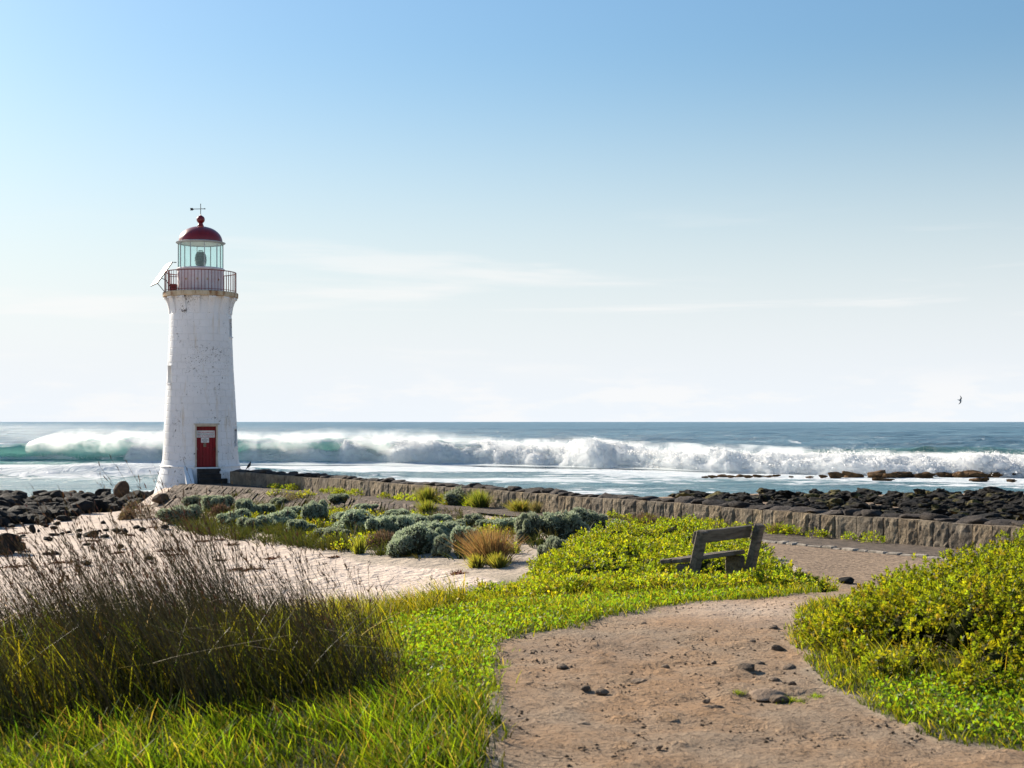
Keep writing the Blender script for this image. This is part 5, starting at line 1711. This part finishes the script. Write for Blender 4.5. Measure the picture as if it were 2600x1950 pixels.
def build_ground_cover():
    """Small leaved green plants round the bench and along the bank."""
    rs = np.random.default_rng(202)
    polyA = [(0.25, 18.0), (0.15, 20.5), (0.35, 23.5), (0.9, 26.5), (1.6, 29.5), (3.2, 31.5), (4.6, 30), (4.6, 26), (4.3, 23), (4.2, 20.5), (3.5, 18.2), (2.4, 17.6), (1.2, 17.2)]
    polyB = [(-1.0, 15.2), (-0.5, 16.8), (0.3, 18.2), (1.2, 17.6), (2.4, 17.0), (3.3, 16.6), (3.5, 15.4), (2.6, 15.0), (1.4, 14.7), (0.3, 14.4), (-0.4, 14.6)]
    qa = scatter(polyA, 430, rs); qb = scatter(polyB, 190, rs)
    sb_ = np.array([tuple(hit(x, y - 6)[:2]) for x, y in ((1428, 1368), (1494, 1346), (1580, 1384), (1402, 1436), (1460, 1424), (1545, 1416), (1339, 1378))])
    qa = qa[(np.hypot(qa[:, None, 0] - sb_[None, :, 0], (qa[:, None, 1] - sb_[None, :, 1]) * .35) > .40).all(1)]
    # keep a clearing where the bench stands
    bench = np.array([2.48, 16.5])
    def keep(q): return np.hypot((q[:, 0] - bench[0]), (q[:, 1] - bench[1]) * 0.8) > 0.22
    qb = qb[keep(qb)]
    sa = poly_sd(qa[:, 0], qa[:, 1], polyA); sb = poly_sd(qb[:, 0], qb[:, 1], polyB)
    ha = (0.04 + 0.34 * smooth(0, 1.2, sa)) * (0.15 + 1.5 * smooth(.3, .7, fbm(qa[:, 0] * .8, qa[:, 1] * .8, seed=8, octs=2)))
    hb = (0.05 + 0.13 * smooth(0, .7, sb)) * (0.5 + 1.0 * fbm(qb[:, 0] * 1.3, qb[:, 1] * 1.3, seed=9, octs=2))
    Ca = np.column_stack([qa, ground(qa[:, 0], qa[:, 1]) + ha * .6]); Cb = np.column_stack([qb, ground(qb[:, 0], qb[:, 1]) + hb * .5])
    Ra = rs.uniform(.14, .44, len(qa)) * (.75 + .4 * smooth(0, 1, sa)); Rb = rs.uniform(.10, .24, len(qb))
    gc = np.vstack([GREENS, GREENS[:3] * 0.6, OLIVES[:2]])
    A = clump_leaves(Ca, Ra, 0.72, 46, 0.052, 0.55, gc, rs, 7)
    B = clump_leaves(Cb, Rb, 0.72, 44, 0.036, 0.5, np.vstack([GREENS, OLIVES[3:]]), rs, 7)
    cores(np.vstack([Ca, Cb]), np.concatenate([Ra * .66, Rb * .4]), .72, None, rs, 'ground_cover_cores')
    stuff('ground_cover', join([A, B]), M['leaf'], 'bright green leafy ground cover spreading round the bench', 'ground cover')
    # patches of the same along the foot of the wall and on the dune
    spots = []
    for s in np.arange(3.0, 41, 0.55):
        if vnoise(np.array([s * .45]), np.array([3.3]), seed=4)[0] > 0.42: spots.append((s + rs.normal(0, .15), 0.18 + rs.random() * 0.12))
    P = np.array([tuple(wp(s, f, WALK_Z + .02)) for s, f in spots])
    Rr = rs.uniform(.10, .24, len(P))
    W1 = clump_leaves(P, Rr, 0.8, 40, 0.06, .5, GREENS, rs, 5)
    dune = [(-12.8, 55.5), (-11, 56), (-6, 49), (-1.5, 42), (2.0, 35), (1.0, 31), (-0.5, 29), (-2.0, 29.5), (-3.2, 31), (-7, 40), (-10, 46), (-13, 51.5)]
    qd = scatter(dune, 85, rs, lambda x, y: smooth(.48, .62, fbm(x * .35, y * .35, seed=14, octs=2)))
    Pd = on_ground(qd, .03)
    D1 = clump_leaves(Pd, rs.uniform(.14, .36, len(Pd)), 0.55, 34, 0.085, .5, np.vstack([GREENS, OLIVES]), rs, 4)
    stuff('dune_herbs', join([W1, D1]), M['leaf'], 'low yellow green herbs along wall foot and dune', 'herbs')
    # upright olive tufts over the dune
    qt = scatter(dune, 430, rs)
    k = np.repeat(np.arange(len(qt)), 26)
    n = len(k)
    ht = rs.uniform(.12, .34, len(qt)) * (0.6 + .8 * fbm(qt[:, 0] * .5, qt[:, 1] * .5, seed=15, octs=2))
    edge = [(415, 1322), (470, 1350), (600, 1374), (760, 1394), (905, 1404), (890, 1380), (700, 1352), (520, 1318)]
    pe = scatter(edge, 170, rs)
    qe = np.array([tuple(hit(x, y)[:2]) for x, y in pe])
    qt = np.vstack([qt, qe]); ht = np.concatenate([ht, rs.uniform(.16, .34, len(qe))])
    k = np.repeat(np.arange(len(qt)), 26); n = len(k)
    qq = qt[k] + rs.normal(0, .11, (n, 2))
    P = on_ground(qq)
    H = ht[k] * rs.uniform(.5, 1.15, n)
    lean = np.column_stack([(qq - qt[k]) * 1.0 + rs.normal(-.04, .05, (n, 2)), np.zeros(n)])
    c = OLIVES[rs.integers(0, 4, len(qt))][k]
    stuff('dune_scrub', blades(P, H, lean, rs.uniform(.014, .03, n), c * .5, c * .8 * (1 + rs.normal(0, .1, (n, 1))), rs, 3, 1.5, .3), M['scrub'], 'olive green upright scrub covering the dune between silver bushes', 'scrub')


def dome_bush(seed, n=2600):
    rs = np.random.default_rng(seed)
    lumps = [(np.array([0, 0, .34]), .46)] + [(np.array([math.cos(a) * r, math.sin(a) * r, z]), s) for a, r, z, s in zip(rs.uniform(0, 6.28, 15), rs.uniform(.2, .72, 15), rs.uniform(.10, .55, 15), rs.uniform(.16, .38, 15))]
    ks = rs.integers(0, len(lumps), n)
    d = unit(rs.normal(size=(n, 3))); d[:, 2] = np.where(d[:, 2] < -.3, -d[:, 2], d[:, 2])
    c = np.array([l[0] for l in lumps])[ks]; r = np.array([l[1] for l in lumps])[ks]
    bump = .90 + .20 * vnoise(d[:, 0] * 5 + ks * 3, d[:, 1] * 5, d[:, 2] * 5, seed=seed)
    P = c + d * (r * bump)[:, None]
    keep = P[:, 2] > 0.0
    P, d = P[keep], d[keep]; m = len(P)
    cols = np.array([(0.30, 0.345, 0.27), (0.27, 0.32, 0.24), (0.34, 0.375, 0.31), (0.24, 0.285, 0.19)])[rs.integers(0, 4, m)]
    cols = cols * (1 + rs.normal(0, .10, (m, 1)))
    parts = []
    for w in range(3):
        D = unit(d + rs.normal(0, .55, (m, 3)) + np.array([0, 0, .35]))
        parts.append(leaves(P - d * .03, D, rs.uniform(.07, .13, m), rs.uniform(.030, .055, m), np.clip(cols, 0, 1), rs))
    V, F, C = join(parts)
    fol = mesh_np('foliage', V, F, False, C)
    # twiggy heart that keeps the crown closed
    mb = MB()
    for l, s in lumps:
        rr = s * .86
        prof = [(rr * math.sin(t), max(0.02, l[2] - rr * math.cos(t))) for t in np.linspace(0.15, math.pi - .01, 7)]
        b = MB().lathe(prof, 10); mb.add([(x + l[0], y + l[1], z) for x, y, z in b.v], b.f)
    core = mb.mesh('inner_core', True)
    return fol, core


def build_bushes():
    M['heart'] = simple('grey_twig_heart', (0.085, 0.095, 0.065), 0.95, 0.3, 14, 0.8, 0.05, bdist=.05)
    var = [dome_bush(300 + k) for k in range(6)]
    rnd = random.Random(31)
    G = 'silver grey cushion bushes on the dune'
    L = [((627, 1316, 62, 46), 'round silver bush near the pitched stone bank, below the perched bird'),
         ((678, 1308, 52, 26), 'low silver bush touching the right of the round bush by the stone bank'),
         ((708, 1290, 48, 24), 'small silver bush just under the stone bank in front of the wall'),
         ((863, 1282, 62, 26), 'grey green dome bush on top of the walkway bank'),
         ((706, 1345, 82, 42), 'wide silver bush at the sandy edge with yellow herbs on its left'),
         ((798, 1334, 56, 56), 'tall pale silver bush among olive scrub in the dune middle'),
         ((912, 1352, 118, 54), 'broad dark green grey bush in the middle of the dune'),
         ((992, 1372, 84, 58), 'lumpy grey green bush above the brown brush heap'),
         ((1036, 1362, 92, 50), 'dense grey green bush behind the front silver cluster'),
         ((1106, 1376, 92, 50), 'grey green bush behind the two front round bushes'),
         ((1040, 1410, 88, 68), 'largest silver bush at the left of the front cluster on the sand'),
         ((1094, 1402, 52, 54), 'silver bush squeezed in the middle of the front cluster'),
         ((1126, 1413, 58, 50), 'ball shaped silver bush at the very front on the sand'),
         ((1180, 1404, 62, 62), 'silver bush left of the tan tussock'),
         ((1124, 1338, 62, 30), 'small dark silver bush at the dune top behind the cluster'),
         ((1204, 1336, 56, 30), 'small silver bush on dune top left of the pale grass patch'),
         ((1165, 1284, 74, 40), 'silver bush growing against the wall between two green shrubs'),
         ((454, 1330, 74, 40), 'leftmost silver bush at the sand edge below the lighthouse'),
         ((500, 1302, 72, 40), 'silver bush under the lighthouse, second from the sand'),
         ((555, 1300, 60, 38), 'silver bush under the stone bank between lighthouse and perched bird'),
         ((1339, 1378, 58, 66), 'upright silver bush right of the tan tussock'),
         ((1428, 1368, 112, 52), 'wide silver bush overgrown by bright green cover'),
         ((1494, 1346, 76, 36), 'pale silver bush at the upper left of the green cover'),
         ((1580, 1384, 62, 40), 'silver bush surrounded by green cover, nearest the bench'),
         ((1402, 1436, 64, 52), 'silver bush low in the green cover above the grass bank'),
         ((1460, 1424, 64, 34), 'silver tuft in the middle of the green cover'),
         ((1545, 1416, 40, 28), 'smallest silver bush inside the green cover'),
         ((1292, 1352, 76, 36), 'flat silver bush behind the tan tussock'),
         ((596, 1334, 64, 36), 'sprawling silver bush between the leftmost bush and the wide sandy edge bush'),
         ((652, 1350, 66, 32), 'low grey bush at the sand edge left of the wide silver bush'),
         ((762, 1356, 64, 34), 'grey green bush at the sand edge between wide and tall pale bushes'),
         ((846, 1374, 66, 32), 'low olive grey bush in front of the broad dark bush'),
         ((884, 1338, 66, 34), 'grey bush behind the left shoulder of the broad dark bush'),
         ((952, 1352, 70, 36), 'grey green bush joining the broad dark bush to the lumpy one'),
         ((1072, 1346, 66, 32), 'rounded grey bush on the dune top above the front cluster'),
         ((1152, 1362, 62, 36), 'grey bush filling the gap left of the tan tussock, high up'),
         ((1244, 1350, 60, 30), 'small grey bush directly behind the tan tussock'),
         ((744, 1316, 54, 28), 'small grey bush on the slope under the dark wispy tussock'),
         ((1008, 1322, 60, 26), 'low grey bush on the dune crest under the walkway bank'),
         ((930, 1306, 54, 24), 'little grey bush beside the pitched stones at the middle')]
    for k, ((x, y, w, h), lab) in enumerate(L):
        p = hit(x, y); sc = p.y / FP
        fol, core = var[k % 6]
        rise = 0.16 if x > 1390 else 0.0
        root = empty('cushion_bush', (p.x, p.y, p.z - 0.02), rnd.uniform(0, 6.28))
        ws, hs = w * sc / 1.32, h * sc / 0.76
        root.scale = (ws * rnd.uniform(.95, 1.12), ws * rnd.uniform(.75, 1.1), hs + rise)
        link('foliage', fol, M['silver'], root); link('inner_core', core, M['heart'], root)
        tag(root, lab, 'bush', G)
    # dark brown brush
    for (x, y, w, h, lab) in ((350, 1318, 92, 46, 'dark brown twiggy shrub on the sand left of the lighthouse'), (322, 1320, 36, 22, 'small dark twiggy tuft left of the brown shrub'), (975, 1392, 96, 40, 'heap of dry brown brush in front of the silver bushes'), (560, 1310, 50, 26, 'dark dead looking shrub among silver bushes below the steps')):
        p = hit(x, y); sc = p.y / FP
        rs = np.random.default_rng(int(x))
        n = 1500; d = unit(rs.normal(size=(n, 3))); d[:, 2] = np.abs(d[:, 2])
        rr = rs.random(n) ** .4
        P = d * rr[:, None] * np.array([w * sc / 2, w * sc / 2.2, h * sc * .95])
        D = unit(d + rs.normal(0, .5, (n, 3)) + np.array([-.2, 0, .3]))
        V, F, C = leaves(P, D, rs.uniform(.06, .16, n), rs.uniform(.010, .022, n), jitter_col((0.085, .062, .048), n, .25, rs), rs)
        root = empty('brown_shrub', p); tag(root, lab, 'shrub')
        link('twigs', mesh_np('twigs', V, F, False, C), M['dry'], root)
    # tussocks
    T = [((1245, 1428, 118, 96), (0.235, .165, .070), 'big tan tussock of wind blown grass at the sand edge', .35, 1500, 'dry'),
         ((1210, 1442, 44, 40), (0.13, .13, .045), 'small green tuft left in front of the tan tussock', .3, 260, 'grass'),
         ((1265, 1444, 48, 44), (0.13, .14, .045), 'small green tuft right in front of the tan tussock', .3, 300, 'grass'),
         ((912, 1406, 36, 46), (0.115, .12, .035), 'lone upright tuft standing on the open sand', .25, 240, 'grass'),
         ((1975, 1358, 38, 34), (0.20, .17, .085), 'pale grass tussock at the wall foot behind the bench', .4, 420, 'dry'),
         ((755, 1274, 70, 30), (0.085, .072, .045), 'dark wispy tussock on the walkway edge left of the dome bush', .5, 420, 'dry'),
         ((1085, 1278, 44, 46), (0.10, .12, .040), 'green upright shrub against the wall, left of the silver one', .3, 460, 'grass'),
         ((1145, 1262, 46, 36), (0.10, .125, .045), 'green shrub rising behind the silver bush at the wall', .3, 460, 'grass'),
         ((1218, 1290, 52, 50), (0.10, .12, .040), 'green upright shrub right of the silver bush at the wall', .3, 560, 'grass'),
         ((1085, 1305, 48, 40), (0.095, .11, .035), 'olive shrub on the walkway bank below the wall shrubs', .3, 460, 'grass'),
         ((1320, 1298, 66, 34), (0.105, .11, .045), 'grey green tuft at the wall foot right of the wall shrubs', .35, 460, 'grass'),
         ((1362, 1300, 30, 34), (0.15, .125, .06), 'yellowish tuft leaning on the wall next to the grey green tuft', .35, 300, 'dry'),
         ((1640, 1330, 120, 34), (0.095, .070, .050), 'brown wispy grass patch in front of the wall above the green cover', .6, 700, 'dry'),
         ((1800, 1352, 110, 30), (0.090, .068, .050), 'brown wispy grass behind the bench', .6, 500, 'dry')]
    for (x, y, w, h), col, lab, spread, n, mt in T:
        p = hit(x, y); sc = p.y / FP
        if 'wall' in lab and y < 1310:
            t = ((x - CX) / FP)
            # stand it on the walkway close to the wall face
            den = WD[0] - t * WD[1]
            off = WN * 0.35
            s = (t * (WA[1] + off[1]) - (WA[0] + off[0])) / den
            p = wp(s, 0.35, WALK_Z)
            if y > 1300: p = hit(x, y)
            sc = p.y / FP
        rs = np.random.default_rng(int(x + y))
        r = w * sc / 2
        q = rs.normal(0, .30, (n, 2)) * r
        H = h * sc * rs.uniform(.55, 1.1, n) * (1 - .35 * np.hypot(q[:, 0], q[:, 1]) / r)
        lean = np.column_stack([q * (1.0 + spread) + rs.normal(0, .12 * r, (n, 2)) + np.array([-.10 * h * sc, 0]), np.zeros(n)])
        P = np.column_stack([q, np.full(n, -.02)])
        cc = jitter_col(col, n, .18, rs)
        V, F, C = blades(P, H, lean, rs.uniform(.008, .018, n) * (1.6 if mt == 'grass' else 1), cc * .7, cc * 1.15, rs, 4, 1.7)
        root = empty('grass_tussock', p); tag(root, lab, 'tussock')
        tag(link('blades', mesh_np('blades', V, F, False, C), M[mt], root), kind='stuff')


def build_rushes():
    rs = np.random.default_rng(203)
    poly = [(-6.0, 7.8), (-6.5, 11.5), (-4.2, 12.6), (-2.7, 12.4), (-1.65, 11.6), (-0.85, 10.4), (-0.60, 9.4), (-0.75, 8.5), (-1.5, 8.0), (-2.6, 7.75), (-4, 7.6)]
    q = scatter(poly, 230, rs)
    # stems rise in clumps
    wgt = rs.exponential(1.0, len(q)); wgt /= wgt.sum()
    k = rs.choice(len(q), 9500, p=wgt)
    cl_h = rs.uniform(.72, 1.15, len(q)); cl_lean = rs.normal(.42, .14, len(q)); cl_tall = rs.uniform(.05, .42, len(q))
    n = len(k)
    sd = poly_sd(q[:, 0], q[:, 1], poly)[k]
    qq = q[k] + rs.normal(0, .11, (n, 2))
    ok = rs.random(n) < .25 + .75 * smooth(0, .55, sd)
    qq, sd, k = qq[ok], sd[ok], k[ok]; n = len(qq)
    P = on_ground(qq, -.02)
    hx = np.interp(qq[:, 0], [-6, -3, -2.5, -2.0, -1.5, -1.0, -.6], [0.88, 0.94, 1.06, 1.10, 1.0, .84, .68])
    tall = rs.random(n) < cl_tall[k]
    H = hx * np.where(tall, rs.uniform(.78, 1.12, n), rs.uniform(.30, .72, n)) * (.82 + .4 * vnoise(qq[:, 0] * 1.2, qq[:, 1] * 1.2, seed=3))
    H = H * cl_h[k]
    lx = -H * (cl_lean[k] + rs.normal(0, .17, n))
    lean = np.column_stack([lx, rs.normal(0, .10, n) * H, np.zeros(n)])
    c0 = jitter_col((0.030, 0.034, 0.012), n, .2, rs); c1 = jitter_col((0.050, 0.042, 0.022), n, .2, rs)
    A = blades(P, H, lean, rs.uniform(.0042, .0072, n), c0, c1, rs, 5, 1.4, .4)
    stuff('rushes', A, M['rush'], 'tall dark brown rushes leaning left in the left foreground', 'rushes')
    # seed heads on the taller stems: little side spikelets
    ti = np.nonzero(tall)[0]
    ti = np.repeat(ti, 5)
    f = rs.uniform(.80, 1.0, len(ti))
    Pp = P[ti] + lean[ti] * (f ** 1.4)[:, None] + np.array([0, 0, 1.0]) * (H[ti] * f)[:, None]
    D = unit(lean[ti] + np.array([0, 0, 1.0]) * H[ti][:, None] + rs.normal(0, .25, (len(ti), 3)))
    S = leaves(Pp, D, rs.uniform(.025, .06, len(ti)), rs.uniform(.006, .010, len(ti)), jitter_col((.085, .052, .035), len(ti), .25, rs), rs)
    stuff('rush_seed_heads', S, M['rush'], 'brown seed heads on the tips of the rushes', 'seed heads')
    # shorter dark stems at the feet of the rushes, added to deepen the shade
    n = 6500
    q = scatter(poly, n, rs, lambda x, y: .1 + .9 * smooth(0, .7, poly_sd(x, y, poly)))
    P2 = on_ground(q, -.02)
    H2 = rs.uniform(.25, .62, n)
    l2 = np.column_stack([-H2 * rs.normal(.38, .4, n), rs.normal(0, .3, n) * H2, np.zeros(n)])
    stuff('rush_base', blades(P2, H2, l2, rs.uniform(.004, .008, n), jitter_col((.022, .024, .009), n, .2, rs), jitter_col((.060, .055, .022), n, .25, rs), rs, 4, 1.5, .4), M['rush'], 'dark crowded stems at the foot of the rushes', 'rushes')
    # bent dry straws
    n = 140
    q = scatter(poly, n, rs); P = on_ground(q); P[:, 2] += rs.uniform(.25, .6, n)
    lean = np.column_stack([rs.normal(0, .35, n), rs.normal(0, .3, n), np.zeros(n)])
    cc = jitter_col((.34, .27, .17), n, .15, rs)
    B = blades(P, rs.uniform(-.05, .22, n), lean, rs.uniform(.004, .007, n), cc, cc, rs, 5, 1.2, .5)
    stuff('dry_straws', B, M['dry'], 'pale dry straws bent across the rushes', 'straws')
    # green grass among and below the rushes
    n = 9000
    q = scatter(poly, n, rs, lambda x, y: .15 + .85 * smooth(0, .7, poly_sd(x, y, poly)))
    P = on_ground(q)
    H = rs.uniform(.14, .52, n) * (.3 + 1.2 * fbm(q[:, 0] * 1.6, q[:, 1] * 1.6, seed=23, octs=2))
    lean = np.column_stack([rs.normal(-.32, .4, n) * H, rs.normal(0, .2, n) * H, np.zeros(n)])
    c0 = jitter_col((.022, .032, .006), n, .2, rs); c1 = jitter_col((.040, .052, .009), n, .4, rs); glint = rs.random(n) < .2; c1[glint] = jitter_col((.14, .16, .016), int(glint.sum()), .25, rs)  # some tips coloured bright to paint in sunlit glints
    stuff('rush_undergrowth', blades(P, H, lean, rs.uniform(.006, .013, n), c0, c1, rs, 4, 1.8), M['grass'], 'green grass growing among the dark rushes', 'grass')


def build_grass():
    rs = np.random.default_rng(204)
    parts = []
    def patch(poly, n, hlo, hhi, wlo, whi, c0, c1, lean=-.15, dens=None, curve=1.8, trim=True, straw=.08):
        q = scatter(poly, n, rs, dens)
        if trim:
            s = poly_sd(q[:, 0], q[:, 1], PATH) + (fbm(q[:, 0] * 1.7, q[:, 1] * 1.7, seed=11) - .5) * .25 + (fbm(q[:, 0] * 6, q[:, 1] * 6, seed=12, octs=2) - .5) * .22
            q = q[s < 0.02 + rs.exponential(.045, len(q))]
        m = len(q)
        P = on_ground(q)
        H = rs.uniform(hlo, hhi, m) * (.45 + 1.1 * fbm(q[:, 0] * 1.6, q[:, 1] * 1.6, seed=33, octs=3))
        le = np.column_stack([rs.normal(lean, .45, m) * H, rs.normal(0, .45, m) * H, np.zeros(m)])
        mot = fbm(q[:, 0] * .9, q[:, 1] * .9, seed=34, octs=3)[:, None]
        a = jitter_col(c0, m, .18, rs) * (.75 + .5 * mot); b = jitter_col(c1, m, .22, rs) * (.75 + .5 * mot)  # dark c0 puts the shade low in the grass into the blade feet
        dry = rs.random(m) < straw
        b[dry] = jitter_col((.20, .155, .07), int(dry.sum()), .25, rs); a[dry] *= .8
        yel = rs.random(m) < .22
        b[yel & ~dry] *= np.array([1.9, 1.5, 1.0])
        dk = rs.random(m) < .5
        b[dk & ~yel] *= .4  # brightened and darkened tips paint varied sun highlights into the blades
        parts.append(blades(P, H, le, rs.uniform(wlo, whi, m), a, b, rs, 3, curve))
    # low dense turf under everything on the left
    DG, LG, YG = (.028, .048, .006), (.085, .130, .012), (.130, .150, .016)
    # long grass in the left foreground
    patch([(-3.4, 6.4), (-3.4, 7.5), (-1.9, 7.7), (-1.0, 8.0), (-0.5, 8.6), (-0.15, 8.4), (-0.12, 7.6), (-0.15, 6.4)], 4600, .06, .22, .006, .013, (.012, .022, .004), (.095, .150, .012), -.25, lambda x, y: smooth(.36, .58, fbm(x * 2.2, y * 2.2, seed=37, octs=2)), straw=.14)
    # verge on the left of the path
    patch([(-1.0, 9.0), (-0.8, 10.6), (-1.6, 11.8), (-2.6, 12.6), (-2.0, 14.2), (-0.9, 15.0), (0.6, 14.6), (2.4, 15.2), (3.3, 15.2), (3.3, 14.3), (0.6, 11.6), (0.1, 11.2), (0.1, 8.6), (-0.4, 8.4)], 26000, .03, .11, .006, .013, DG, YG, -.1)
    patch([(-4.5, 6.2), (-4.5, 8.4), (-1.4, 8.6), (-0.2, 9.0), (0.0, 7.6), (0.0, 6.2)], 9000, .03, .12, .006, .012, (.014, .022, .004), (.07, .10, .012), -.2, straw=.2)
    # longer grass towards the sand
    patch([(-4.2, 12.2), (-3.6, 13.2), (-2.0, 14.6), (-0.9, 15.3), (-0.4, 14.4), (-1.2, 12.6), (-2.2, 11.8)], 7000, .12, .28, .006, .012, (.05, .065, .01), (.14, .145, .02), -.3)
    # band in front of the bench and round its foot
    patch([(-0.6, 14.6), (-0.4, 16.6), (1.0, 17.4), (3.4, 17.6), (4.4, 19.2), (4.0, 17.4), (3.3, 15.2), (2.0, 14.6), (0.6, 14.2)], 9000, .05, .17, .008, .014, (.04, .06, .008), (.13, .15, .02), -.2)
    patch([(3.2, 17.0), (3.7, 19), (4.6, 22.5), (4.4, 20), (4.0, 17.6)], 2500, .05, .14, .010, .016, DG, YG)
    patch([(4.4, 5.0), (4.8, 7.2), (7, 8.4), (11, 9), (11, 5)], 7000, .03, .10, .007, .014, DG, YG, -.1)
    patch([(7.2, 8.6), (7.4, 14), (6, 15.2), (9, 18), (13, 15), (12, 8.6)], 6000, .05, .16, .009, .016, DG, YG, -.1)
    # right of the path, below the shrub
    patch([(2.15, 11.4), (2.05, 9.8), (2.0, 9.0), (2.1, 8.2), (2.25, 7.6), (2.6, 7.25), (3.6, 7.0), (5.5, 7.2), (6.5, 8.7), (4.2, 9.0), (3.2, 9.4), (2.75, 9.9), (2.6, 11.4), (3.1, 12.6), (3.6, 13.8), (3.4, 14.0), (2.6, 12.9)], 20000, .02, .08, .006, .013, DG, YG, -.1)
    patch([(2.2, 11.2), (2.15, 9.9), (2.5, 9.3), (3.1, 9.0), (3.3, 9.6), (2.8, 10.4), (2.8, 11.6)], 500, .08, .2, .005, .010, (.05, .065, .01), (.16, .165, .02), -.25)
    stuff('grass', join(parts), M['grass'], 'short bright green grass along both sides of the path', 'grass')
    # clover-like herbs in the verge
    herbs = []
    for poly, n in (([(-0.7, 9.0), (-0.9, 11.5), (-1.2, 13.0), (0.0, 14.2), (2.6, 14.9), (2.8, 14.2), (0.6, 11.8), (0.05, 11.0), (0.0, 8.6)], 9000), ([(2.25, 9.0), (2.15, 8.3), (2.5, 7.5), (3.6, 7.1), (5.5, 7.3), (6.5, 8.7), (4.2, 9.0), (3.0, 9.3)], 9000)):
        q = scatter(poly, n, rs)
        s = poly_sd(q[:, 0], q[:, 1], PATH)
        q = q[s < 0.03]; m = len(q)
        P = on_ground(q); P[:, 2] += rs.uniform(.01, .09, m)
        D = unit(rs.normal(size=(m, 3)) * np.array([1, 1, .5]) + np.array([0, 0, .35]))
        c = GREENS[rs.integers(0, 5, m)] * (1 + rs.normal(0, .15, (m, 1)))
        herbs.append(leaves(P, D, rs.uniform(.018, .042, m), rs.uniform(.012, .026, m), np.clip(c * np.array([.78, .9, 1]), .003, 1), rs))
    # tiny yellow flowers
    q = scatter([(-1.0, 12.6), (-0.9, 15.2), (0.8, 15.2), (0.3, 13.4)], 14, rs); P = on_ground(q); P[:, 2] += rs.uniform(.06, .14, len(P))
    herbs.append(leaves(P, unit(rs.normal(size=(len(P), 3)) + np.array([0, 0, 2.0])), np.full(len(P), .025), np.full(len(P), .024), np.tile([.55, .38, .02], (len(P), 1)), rs))
    stuff('verge_herbs', join(herbs), M['leaf'], 'small leafy clover like herbs in the grass verge', 'herbs')
    # little green tufts out on the path
    for k, (x, y, w) in enumerate(((2010, 1786, 60), (1872, 1768, 26), (2072, 1775, 26), (1280, 1702, 24))):
        p = hit(x, y); n = 160
        q = rs.normal(0, .3, (n, 2)) * w * p.y / FP
        c = jitter_col((.10, .14, .014), n, .2, rs)
        V, F, C = blades(np.column_stack([q, np.full(n, -.005)]), rs.uniform(.012, .04, n), np.column_stack([rs.normal(0, .02, (n, 2)), np.zeros(n)]), np.full(n, .007), c * .7, c * 1.2, rs, 2)
        root = empty('grass_tuft', p)
        tag(root, ('broad green tuft growing on the path beside the right hand earth mound', 'small green tuft left of the earth mound on the path', 'small green tuft between the earth mound and the right verge', 'tiny green tuft at the left edge of the path')[k], 'grass tuft')
        tag(link('blades', mesh_np('blades', V, F, False, C), M['grass'], root), kind='stuff')


def build_litter():
    """Pebbles on the path and dry weed on the sand."""
    rs = np.random.default_rng(205)
    q = scatter([(-0.1, 6.5), (-0.1, 11.2), (1.3, 13), (3.2, 14.4), (3.0, 13.4), (2.2, 11), (2.0, 9), (2.2, 7.6), (3.3, 6.5)], 3600, rs)
    n = len(q)
    P = on_ground(q, 0)
    s = 0.004 + 0.011 * rs.random(n) ** 3.5
    O = np.array([(1, 0, 0), (-1, 0, 0), (0, 1, 0), (0, -1, 0), (0, 0, .7), (0, 0, -.5)], float)
    V = P[:, None] + (O[None] * (1 + rs.normal(0, .25, (n, 6, 1)))) * s[:, None, None]
    F = np.arange(n)[:, None, None] * 6 + np.array([(0, 2, 4), (2, 1, 4), (1, 3, 4), (3, 0, 4), (2, 0, 5), (1, 2, 5), (3, 1, 5), (0, 3, 5)])[None]
    tag(link('gravel', mesh_np('gravel', V.reshape(-1, 3), F.reshape(-1, 3)), M['path_stone']), 'loose pebbles and grit on the dirt path', 'gravel', kind='stuff')
    parts = []
    spots = [(520, 1375, 60), (560, 1372, 30), (420, 1400, 70), (385, 1340, 40), (440, 1410, 60), (615, 1450, 90), (650, 1448, 50), (230, 1375, 50), (300, 1405, 50), (690, 1420, 40), (850, 1417, 24), (590, 1385, 30), (240, 1302, 60), (60, 1355, 40), (40, 1373, 50), (160, 1430, 80), (40, 1440, 90), (560, 1425, 40), (330, 1360, 30), (1160, 1458, 42)]
    for (x, y, w) in spots:
        p = hit(x, y); sc = p.y / FP; m = int(30 + w * 1.4)
        q = np.column_stack([p.x + rs.normal(0, .20, m) * w * sc, p.y + rs.normal(0, .4, m) * w * sc * .7])
        P = on_ground(q, .005)
        D = unit(np.column_stack([rs.normal(0, 1, (m, 2)), rs.uniform(0, .35, m)]))
        parts.append(leaves(P, D, rs.uniform(.05, .14, m), rs.uniform(.012, .028, m), jitter_col((.10, .045, .028) if x == 1160 else (.070, .042, .030), m, .25, rs), rs))
    stuff('seaweed', join(parts), M['dry'], 'dark dry seaweed strewn over the pale sand', 'seaweed')
    # a low earth mound on the path
    p = hit(1945, 1782)
    sc = p.y / FP
    mb = rock_mesh('earth_mound', 400, 3, .18, .6)
    tag(put_rock('earth_mound', mb, M['earth'], p, 120 * sc, 90 * sc, 40 * sc, .2, .35), 'low smooth mound of earth on the right of the path', 'mound', kind='structure')


build_right_shrub()
build_ground_cover()
build_bushes()
build_rushes()
build_grass()
build_litter()
